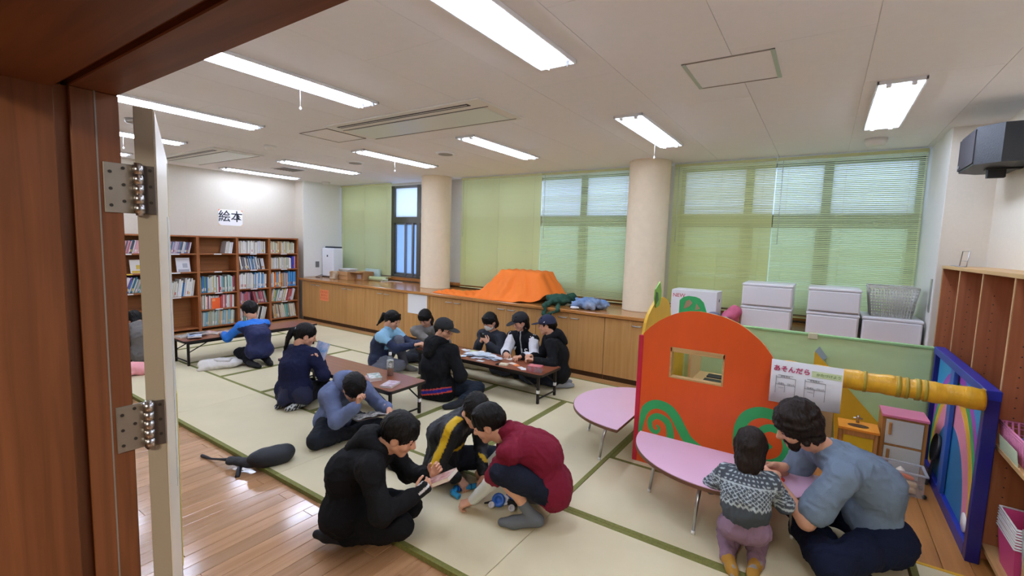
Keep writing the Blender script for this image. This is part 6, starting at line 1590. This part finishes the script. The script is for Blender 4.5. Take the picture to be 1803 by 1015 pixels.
# boy in black and yellow jacket
def yj(i):
    dr, tr = near_arm(i, 'r'); dl, tl = near_arm(i, 'l'); J = i['J']; s = i['s']
    out = np.zeros(len(i['v']), bool)
    for nm, sg in (('r', 1), ('l', -1)):
        d, t = near_arm(i, nm); arm_ax = unit(J['el'+nm]-J['sh'+nm]); side = unit(J['rs']*sg+J['ut']*.55)
        q = i['v']-J['sh'+nm]; band = unit(np.cross(arm_ax, side)); out |= (d < .1*s+.02) & (np.abs(q@band-.01) < .026) & (q@side > -.02) & (t < .78)
    low = (np.abs(i['u']-.40-.1*i['r']) < .025) & (i['f'] > .02) & (np.abs(i['r']) < .12)
    return pick(out | low, 'd3ab16', '1a1c22')
add_person('yellow', 'child in a black and yellow track jacket sitting by the blue toy', vox=.008, top=yj, top_g=.020, collar=.016, top_name='track_jacket', top_mat=M_nylon, pants='191d27', pants_g=.014, socks='1b1c20', hair=dict(fringe=.05, thick=.05),
           hand_r=dict(dir=(.75, .1, -.55), palm=(-.2, .1, -.95), curl=(.45, .6, .4), spread=.4), hand_l=dict(dir=(.5, -.3, -.7), palm=(-.2, .1, -.9)))
# child in blue hoodie
add_person('bluehood', 'child in a slate blue hoodie sitting cross legged over an open manga', vox=.009, top='6b7798', top_g=.028, hood=True, hem=.02, top_name='hoodie', pants='22252c', pants_g=.016, pants_len=.90, socks='1d1f24', sock_h=.02, hair=dict(fringe=-.02, thick=.075, cover_ears=False),
           hand_r=dict(dir=(.1, .1, .95), palm=(.6, .5, 0), curl=(.9, .9, .6)), hand_l=dict(dir=(.6, .2, -.5), palm=(-.2, -.2, -.9), curl=(.5, .6, .5)))
# girl in navy coat
add_person('navycoat', 'child in a navy coat with a ponytail reading at the bottle table', vox=.010, top='1b1f3d', top_g=.032, hem=.10, collar=.018, top_name='coat', pants='2a2b30', socks=lambda i: pick(wob(i['v'], 22, 3) > .1, 'd8d8da', '1d1d22'), hair=dict(kind='tail', fringe=.10, thick=.05, tail=(-.25, -.62, -.95)), hand_r=dict(palm=(-.7, .2, .3), curl=(.6, .7, .5)), hand_l=dict(palm=(.7, .2, .3), curl=(.6, .7, .5)))
_r, _J = PEEP['navycoat']; o_ = V3((_J['pel'][0], _J['pel'][1], 0)); s_ = 1.4/1.7
soft('coat_skirt', [cap(_J['hil']+V3((-.02, -.01, -.02)), _J['hir']+V3((.02, -.01, -.02)), .135*s_, k=.05), cap(_J['pel']+V3((0, 0, -.03)), _J['pel']+V3((-.16, -.05, -.12)), .11*s_, .05*s_, k=.06), cap(_J['pel']+V3((0, 0, -.03)), _J['pel']+V3((.18, .02, -.09)), .11*s_, .06*s_, k=.06), cap(_J['pel'], _J['pel']+V3((.03, -.13, -.10)), .11*s_, .06*s_, k=.06)], .010, mat('coat_navy', '191d3a', .85), _r, tuple(o_), amp=.006, sc=5)
_A = np.array(_J['hax']); _p = _J['head']+(_A[1]*-.53+_A[2]*.11)*.212
b = MB(); b.tube([tuple(_p-o_+(_A[0]*math.cos(t)+_A[2]*math.sin(t))*.022) for t in np.linspace(0, 2*math.pi, 13)[:-1]], .009, 8, closed=True); b.build('hair_tie', mat('hair_tie_grey', '9a9a98', .7), _r)
# child in navy and blue jersey
def jer(i):
    arm_ = is_arm(i); sh = i['u'] > .82-.0*i['r']
    return pick(arm_ | sh, '1f74d4', '17204e')
add_person('jersey', 'child in a navy and bright blue jersey leaning on the left low table', vox=.010, top=jer, top_g=.020, top_name='jersey', top_mat=M_nylon, pants='14161c', socks='17181c', hair=dict(fringe=.08, thick=.075, nape=-.34), face=True)
# girl in light blue jacket
def sky(i):
    dr, tr = near_arm(i, 'r'); dl, tl = near_arm(i, 'l')
    yoke = (i['u'] > .78) | ((i['f'] > .07) & (i['u'] > .45) & (np.abs(i['r']) < .10))
    return pick(yoke & (np.where(dr < dl, tr, tl) < .25), '8fc0dc', '1c2747')
add_person('skyblue', 'child in a light blue and navy jacket at the left end of the card table', vox=.010, top=sky, top_g=.022, collar=.016, top_mat=M_nylon, pants='6a6c76', pants_g=.018, socks='8a8780', hair=dict(kind='tail', fringe=.12, thick=.045, tail=(.0, -.85, -.75)), hand_r=dict(curl=(.3, .4, .3), palm=(0, .2, -1)))
# leaning person in grey
add_person('greylean', 'person in a grey top with black hair leaning behind the black cap', vox=.011, top='7b7671', top_g=.022, top_name='sweater', pants='3a3c44', socks='8a8a88', hair=dict(kind='bob', fringe=.10, thick=.05, down=-.55))
# black cap
def bc(i): return pick(np.zeros(len(i['v']), bool), '15161a', '15161a')
def bcp(i):
    # hip stripe along the outer seam of the right trouser leg
    J = i['J']; q = i['v']-J['hir']; d = unit(J['knr']-J['hir']); w_ = q-np.outer(q@d, d); up_ = unit(V3((0, 0, 1))-d*d[2]); h = w_@up_; t = q@d
    return pick(np.zeros(len(h), bool), '1f2632', '1f2632')
def bct(i):
    q = i['v']-i['J']['pel']; k = (q@i['J']['ut'])/i['s']; base = pick(np.ones(len(k), bool), '15161a', '15161a'); r = i['r']
    z = k-(.02+.22*r+.25*r*r); m = np.abs(z+.075)
    back = (i['f'] < .04)
    base = np.where(((m < .020) & back)[:, None], lc('2a2a86'), base)
    base = np.where(((np.abs(m-.026) < .007) & back)[:, None], lc('d8503a'), base)
    return base
add_person('blackcap', 'person in a black cap, glasses and black hoodie twisting round at the card table', vox=.009, top=bct, top_g=.030, hood=True, hem=.16, top_name='hooded_top', pants='1d2430', pants_g=.018, socks='1a1d26', hair=dict(fringe=.1, thick=.02), glasses=True,
           cap=dict(mat=mat('cap_black', '17181c', .8), turn=0.0, logo=('C', .05, .35), logo_mat=mat('cap_logo_violet', '6a4a90', .7)), hand_r=dict(palm=(0, 0, -1)))
# masked person with phone
add_person('mask', 'person in a dark grey sweater and white face mask looking at a phone', vox=.011, top='33363e', top_g=.022, top_name='sweater', pants='c9bfa8', pants_g=.022, socks='d8d4cc', hair=dict(kind='bob', fringe=.07, thick=.05, down=-.40), mask=True, hand_r=dict(dir=(.35, -.3, .7), palm=(.6, .6, .2), curl=(.7, .8, .6)), hand_l=dict(dir=(-.35, -.3, .7), palm=(-.6, .6, .2), curl=(.7, .8, .6)))
# varsity jacket
add_person('varsity', 'person in a black varsity jacket with white sleeves and a black cap', vox=.010, top=lambda i: pick((np.abs(i['r']) < .008) & (i['f'] > .05), 'd8d8d8', '15161b'), sleeve_col=lambda i: pick(near_arm(i, 'r')[1]*0+np.where(near_arm(i, 'r')[0] < near_arm(i, 'l')[0], near_arm(i, 'r')[1], near_arm(i, 'l')[1]) > .93, '17181c', 'e9e9ee'), top_g=.026, collar=.018, top_name='varsity_jacket', pants='3c4252', pants_len=.8, pants_g=.018, socks='121214', sock_h=.35,
           hair=dict(kind='bob', fringe=.1, thick=.02, down=-.35), hair_mat=M_hair, cap=dict(mat=mat('cap_black2', '16171d', .8), logo=('Sty', .045, .0), logo_mat=M_white), hand_r=dict(curl=(.5, .7, .5)), hand_l=dict(curl=(.5, .7, .5)))
_r, _J = PEEP['varsity']; o_ = V3((_J['pel'][0], _J['pel'][1], 0))
for sx, tx in ((1, 'W'), (-1, 'C')):
    p_ = _J['neck']-_J['ut']*.17+_J['rs']*sx*.09+_J['fs']*.118; text_mesh(tx, .06, M_white, 'chest_patch', _r, frame(tuple(p_-o_), tuple(-_J['rs']), tuple(unit(_J['ut']-_J['fs']*.1))), depth=.004, bold=.002)
# navy cap
add_person('navycap', 'child in a navy cap and black hoodie at the right end of the card table', vox=.010, top='15161a', top_g=.028, hood=True, hem=.05, top_name='hooded_top', pants='1c2030', pants_g=.014, socks='8f949c', sock_h=.3, hair=dict(fringe=.1, thick=.02, nape=-.32), cap=dict(mat=mat('cap_navy', '1b2140', .8), logo=('B', .035, 1.25), logo_mat=M_white), hand_l=dict(curl=(.6, .7, .6), thumb=.6))
# toddler
def nordic(i):
    u, v = i['u'], i['v']; J = i['J']; q = v-J['pel']; h = (q@J['ut']); ang = np.arctan2(q@J['rs'], -(q@J['fs'])); T = np.linalg.norm(J['neck']-J['pel'])
    y = h/T; a = ang*1.0
    base = np.tile(lc('4d545c'), (len(v), 1)); lt = lc('b7c3c8')
    dots = (np.sin(a*26) > .2) & (np.sin(y*95) > .2)
    zig = np.abs(((a*4.2) % 1)-.5)*2
    lattice = (np.abs(np.sin(a*13+y*42)) < .34) | (np.abs(np.sin(a*13-y*42)) < .34)
    m = ((y > .80) & dots) | ((y > .50) & (y < .80) & lattice) | (np.abs(y-.46-.05*zig) < .022) | (np.abs(y-.83) < .014)
    base[m] = lt
    return base
add_person('toddler', 'toddler in a grey nordic pattern sweater kneeling at the pink table', vox=.0055, fvox=.0035, top=nordic, top_g=.020, top_name='sweater', collar=.010, sleeve=.93, pants=lambda i: np.tile(lc('8a6f80'), (len(i['v']), 1)), pants_g=.014, hips=False, fat=1.12, socks=lambda i: pick(wob(i['v'], 9, 2) > .35, '8d8580', 'a87a2a'), sock_h=.2, hand_scale=1.05,
           hair=dict(kind='long', fringe=.1, thick=.07, down=-.50, mess=.03, cover_ears=True), hair_mat=M_hairb)
_r, _J = PEEP['toddler']; o_ = V3((_J['pel'][0], _J['pel'][1], 0))
b = MB(); b.tube([tuple(_J['neck']+_J['ut']*.022-o_+(_J['rs']*math.cos(t)+_J['fs']*math.sin(t))*.048) for t in np.linspace(0, 2*math.pi, 17)[:-1]], .014, 8, closed=True); b.build('shirt_collar', mat('collar_white', 'dcd6d0', .8), _r)
# man
add_person('man', 'bearded man in a grey blue T-shirt sitting at the pink table', vox=.008, hvox=.0045, top='76879a', top_g=.020, sleeve=.36, flare=.02, top_name='t_shirt', hips=False, collar=.008, pants='141c34', pants_g=.022, pants_name='jeans', socks='202228', eyeh=.025,
           hair=dict(kind='long', fringe=.08, thick=.11, down=-.26, mess=.055, nape=-.42, sweep=.05, cover_ears=True), hair_mat=M_hairb, hand_l=dict(dir=(-.8, .2, -.2), palm=(.2, .5, -.6)), hand_r=dict(dir=(-.8, -.2, -.1), palm=(0, -.6, -.5)))
_r, _J = PEEP['man']; _A = np.array(_J['hax']); hh_ = .235; o_ = V3((_J['pel'][0], _J['pel'][1], 0)); Lm = lambda x, y, z: _J['head']+(_A[0]*x+_A[1]*y+_A[2]*z)*hh_
v_, q_ = skin([cap(Lm(-.26, .02, -.16), Lm(-.15, .22, -.36), .075*hh_, .075*hh_, k=.03), cap(Lm(.26, .02, -.16), Lm(.15, .22, -.36), .075*hh_, .075*hh_, k=.03), cap(Lm(-.15, .22, -.38), Lm(.15, .22, -.38), .10*hh_, k=.03), cap(Lm(-.10, .355, -.19), Lm(.10, .355, -.19), .03*hh_, k=.01), cap(Lm(-.13, .33, -.2), Lm(-.12, .26, -.35), .04*hh_, k=.02), cap(Lm(.13, .33, -.2), Lm(.12, .26, -.35), .04*hh_, k=.02)], .005)
mesh_obj('beard', [(v_+vnormals(v_, q_)*(.003*wob(v_, 30, 3))[:, None], q_)], M_hairb, _r, o_)
# person behind the open door
add_person('greyback', 'person in a grey top bent over behind the open door', vox=.011, top='6f6c69', top_g=.024, top_name='sweater', pants='1e2434', socks='30343c', hair=dict(kind='bob', fringe=.08, thick=.05, down=-.35))

# ================================================================== THINGS HELD OR PLAYED WITH
def open_book(name, label, c, rx, ry, w, h, cov, page, up=None, sag=.012):
    """rx: direction across the two pages, ry: direction toward the top of the page"""
    rx = unit(rx); ry = unit(V3(ry)-rx*(V3(ry)@rx)); n_ = np.cross(rx, ry)
    t = thing(name, label, 'book', tuple(c))
    for s_, nm in ((-1, 'page_block'), (1, 'page_block')):
        vs = []; n = 8
        for lay in (0, 1):
            for i in range(n+1):
                x = w*i/n; z = sag*math.sin(math.pi*min(1, i/n*1.2))*1.0+.002+(.008 if lay else 0)*(1-.5*i/n)
                for y in (-h/2, h/2): vs.append(rx*s_*x+ry*y+n_*z)
        b = MB(); fs = []; K = 2*(n+1)
        for i in range(n):
            fs += [[2*i, 2*i+1, 2*i+3, 2*i+2], [K+2*i, K+2*i+2, K+2*i+3, K+2*i+1], [2*i, 2*i+2, K+2*i+2, K+2*i], [2*i+1, K+2*i+1, K+2*i+3, 2*i+3]]
        fs += [[0, K, K+1, 1], [2*n, 2*n+1, K+2*n+1, K+2*n]]
        b.add(vs, fs, True); b.build(nm, page, t)
    b = MB(); e = .004
    vs = [rx*x+ry*y+n_*z for z in (-.002, .0012) for x in (-w-e, w+e) for y in (-h/2-e, h/2+e)]
    b.add(vs, [[0, 1, 3, 2], [4, 6, 7, 5], [0, 2, 6, 4], [1, 5, 7, 3], [0, 4, 5, 1], [2, 3, 7, 6]]); b.build('cover', cov, t)
    return t
M_manga = mat('manga_page', 'd8d8d4', .7, col2='4a4a4e', vscale=38)
def mid(key, w=.5): J = PEEP[key][1]; return J['wrr']*(1-w)+J['wrl']*w
J = PEEP['bluehood'][1]
open_book('manga_book', 'open black and white manga on the lap of the blue hoodie child', (-2.93, 2.385, .225), (-.30, -.95, 0), (.93, -.30, .18), .125, .175, mat('manga_cover', '6a5a52', .5), M_manga)
def shut_book(label, c, xd, yd, w, h, t_, cov, name='comic_book'):
    xd = unit(xd); yd = unit(V3(yd)-xd*(V3(yd)@xd)); t = thing(name, label, 'book', tuple(c)); t.matrix_world = frame(tuple(c), tuple(xd), tuple(yd))
    b = MB(); b.box(-w/2, w/2, -h/2, h/2, -t_/2, -t_/2+.0015); b.box(-w/2, w/2, -h/2, h/2, t_/2-.0015, t_/2); b.box(-w/2-.001, -w/2+.001, -h/2, h/2, -t_/2, t_/2); b.build('cover', cov, t)
    b = MB(); b.box(-w/2+.001, w/2-.002, -h/2+.002, h/2-.002, -t_/2+.0016, t_/2-.0016); b.build('pages', M_page, t)
    return t
J = PEEP['blackhood'][1]; c_ = (J['wrr']+J['wrl'])/2+unit(V3((.72, .45, .32)))*.085
shut_book('small pink and white paperback held by the black hoodie child', c_, (.30, -.85, .05), (.76, .40, .45), .13, .19, .022, mat('paperback_pink', 'dcc0bc', .4, col2='a0584e', vscale=22))
J = PEEP['navycoat'][1]; c_ = (J['wrr']+J['wrl'])/2+V3((.03, .05, .06))
shut_book('blue picture comic held up by the navy coat child', c_, (.80, .25, -.15), (-.05, .30, .95), .13, .19, .014, mat('comic_sky', '4f9ad4', .4, col2='d8d0e0', vscale=14))
J = PEEP['mask'][1]; c_ = (J['wrr']+J['wrl'])/2+V3((0, -.03, .075))
t = thing('smartphone', 'dark smartphone in the hands of the masked person', 'phone', tuple(c_)); t.matrix_world = frame(tuple(c_), (1, .05, 0), (0, -.45, .9))
b = MB(); b.box(-.036, .036, -.072, .072, -.004, .004, bv=.003); b.build('body', M_black, t)
b = MB(); b.box(-.033, .033, -.068, .068, -.0048, -.0039); b.build('screen', mat('phone_screen', 'a8d4c8', .2, emit=.4), t)
b = MB(); b.lathe([(0, 0), (.006, 0), (.006, .002), (0, .002)], (0, 0, 0), 10); o = b.build('camera_lens', mat('lens_light', 'c8f0e0', .2), t); o.location = (.02, .055, .004)
# blue tube toy being joined on the mat
TOY = [(-1.814, 2.186), (-1.881, 2.203), (-1.9, 2.259), (-1.864, 2.268), (-1.832, 2.329), (-1.808, 2.366), (-1.774, 2.373)]; RB = (-1.571, 2.283)
M_tb = mat('toy_blue', '2aa0dc', .35); M_tb2 = mat('toy_deep_blue', '2a68c8', .35); M_tw3 = mat('toy_clear_white', 'd8d8e4', .3)
t = thing('tube_toy', 'light blue plastic tube pieces being joined on the mat', 'toy', (TOY[0][0], TOY[0][1], 0)); og = V3((TOY[0][0], TOY[0][1], 0))
for k in range(len(TOY)-1):
    a, b_ = V3((*TOY[k], .022)), V3((*TOY[k+1], .022)); d_ = unit(b_-a)
    b = MB(); b.tube([tuple(a+d_*.004-og), tuple(a+d_*.012-og), tuple(b_-d_*.012-og), tuple(b_-d_*.004-og)], [.020, .017, .017, .020], 12); b.build('tube_piece', M_tb if k % 3 != 2 else M_tb2, t)
t = thing('robot_toy', 'blue and white toy robot parts beside the squatting child', 'toy', (RB[0], RB[1], 0)); 
for (x, y, z, r_, m_, nm) in ((0, 0, .04, .042, M_tb2, 'dial'), (.05, .07, .055, .034, M_tb2, 'dial'), (.03, .03, .035, .030, M_tw3, 'joint'), (-.02, -.045, .022, .020, M_tw3, 'joint'), (.10, .0, .022, .022, M_tw3, 'joint')):
    b = MB(); b.lathe([(0, -.02), (r_*.9, -.02), (r_, -.012), (r_, .012), (r_*.9, .02), (r_*.5, .02), (r_*.45, .012), (0, .012)], (0, 0, 0), 18); o = b.build(nm, m_, t); o.location = (x, y, z); o.rotation_euler = (.9, .3, .2)
b = MB(); b.box(-.03, .035, -.014, .014, -.02, .02, bv=.008); o = b.build('black_arm', M_black, t); o.location = (.075, .035, .03); o.rotation_euler = (.2, .4, .5)
b = MB(); b.tube([(-.04, -.01, .02), (-.085, -.035, .006)], [.010, .005], 8); b.build('black_spike', M_black, t)
b = MB(); b.box(.03, .075, .06, .09, .01, .035, bv=.005); b.build('black_joint', M_black, t)
# toy held over the pink table
tag(soft('toy_cup', [cap((-.20, 3.02, .345), (-.20, 3.02, .385), .022, .026)], .005, mat('toy_cup_yellow', 'e8b020', .4), None, (-.20, 3.02, .336)), 'small yellow toy cup on the pink table between man and toddler', 'toy')
tag(soft('toy_plate', [ell((-.14, 3.0, .345), (.06, .05, .009))], .005, mat('toy_plate_red', 'd03a2c', .4), None, (-.14, 3.0, .336)), 'red toy plate on the pink table in front of the man', 'toy')
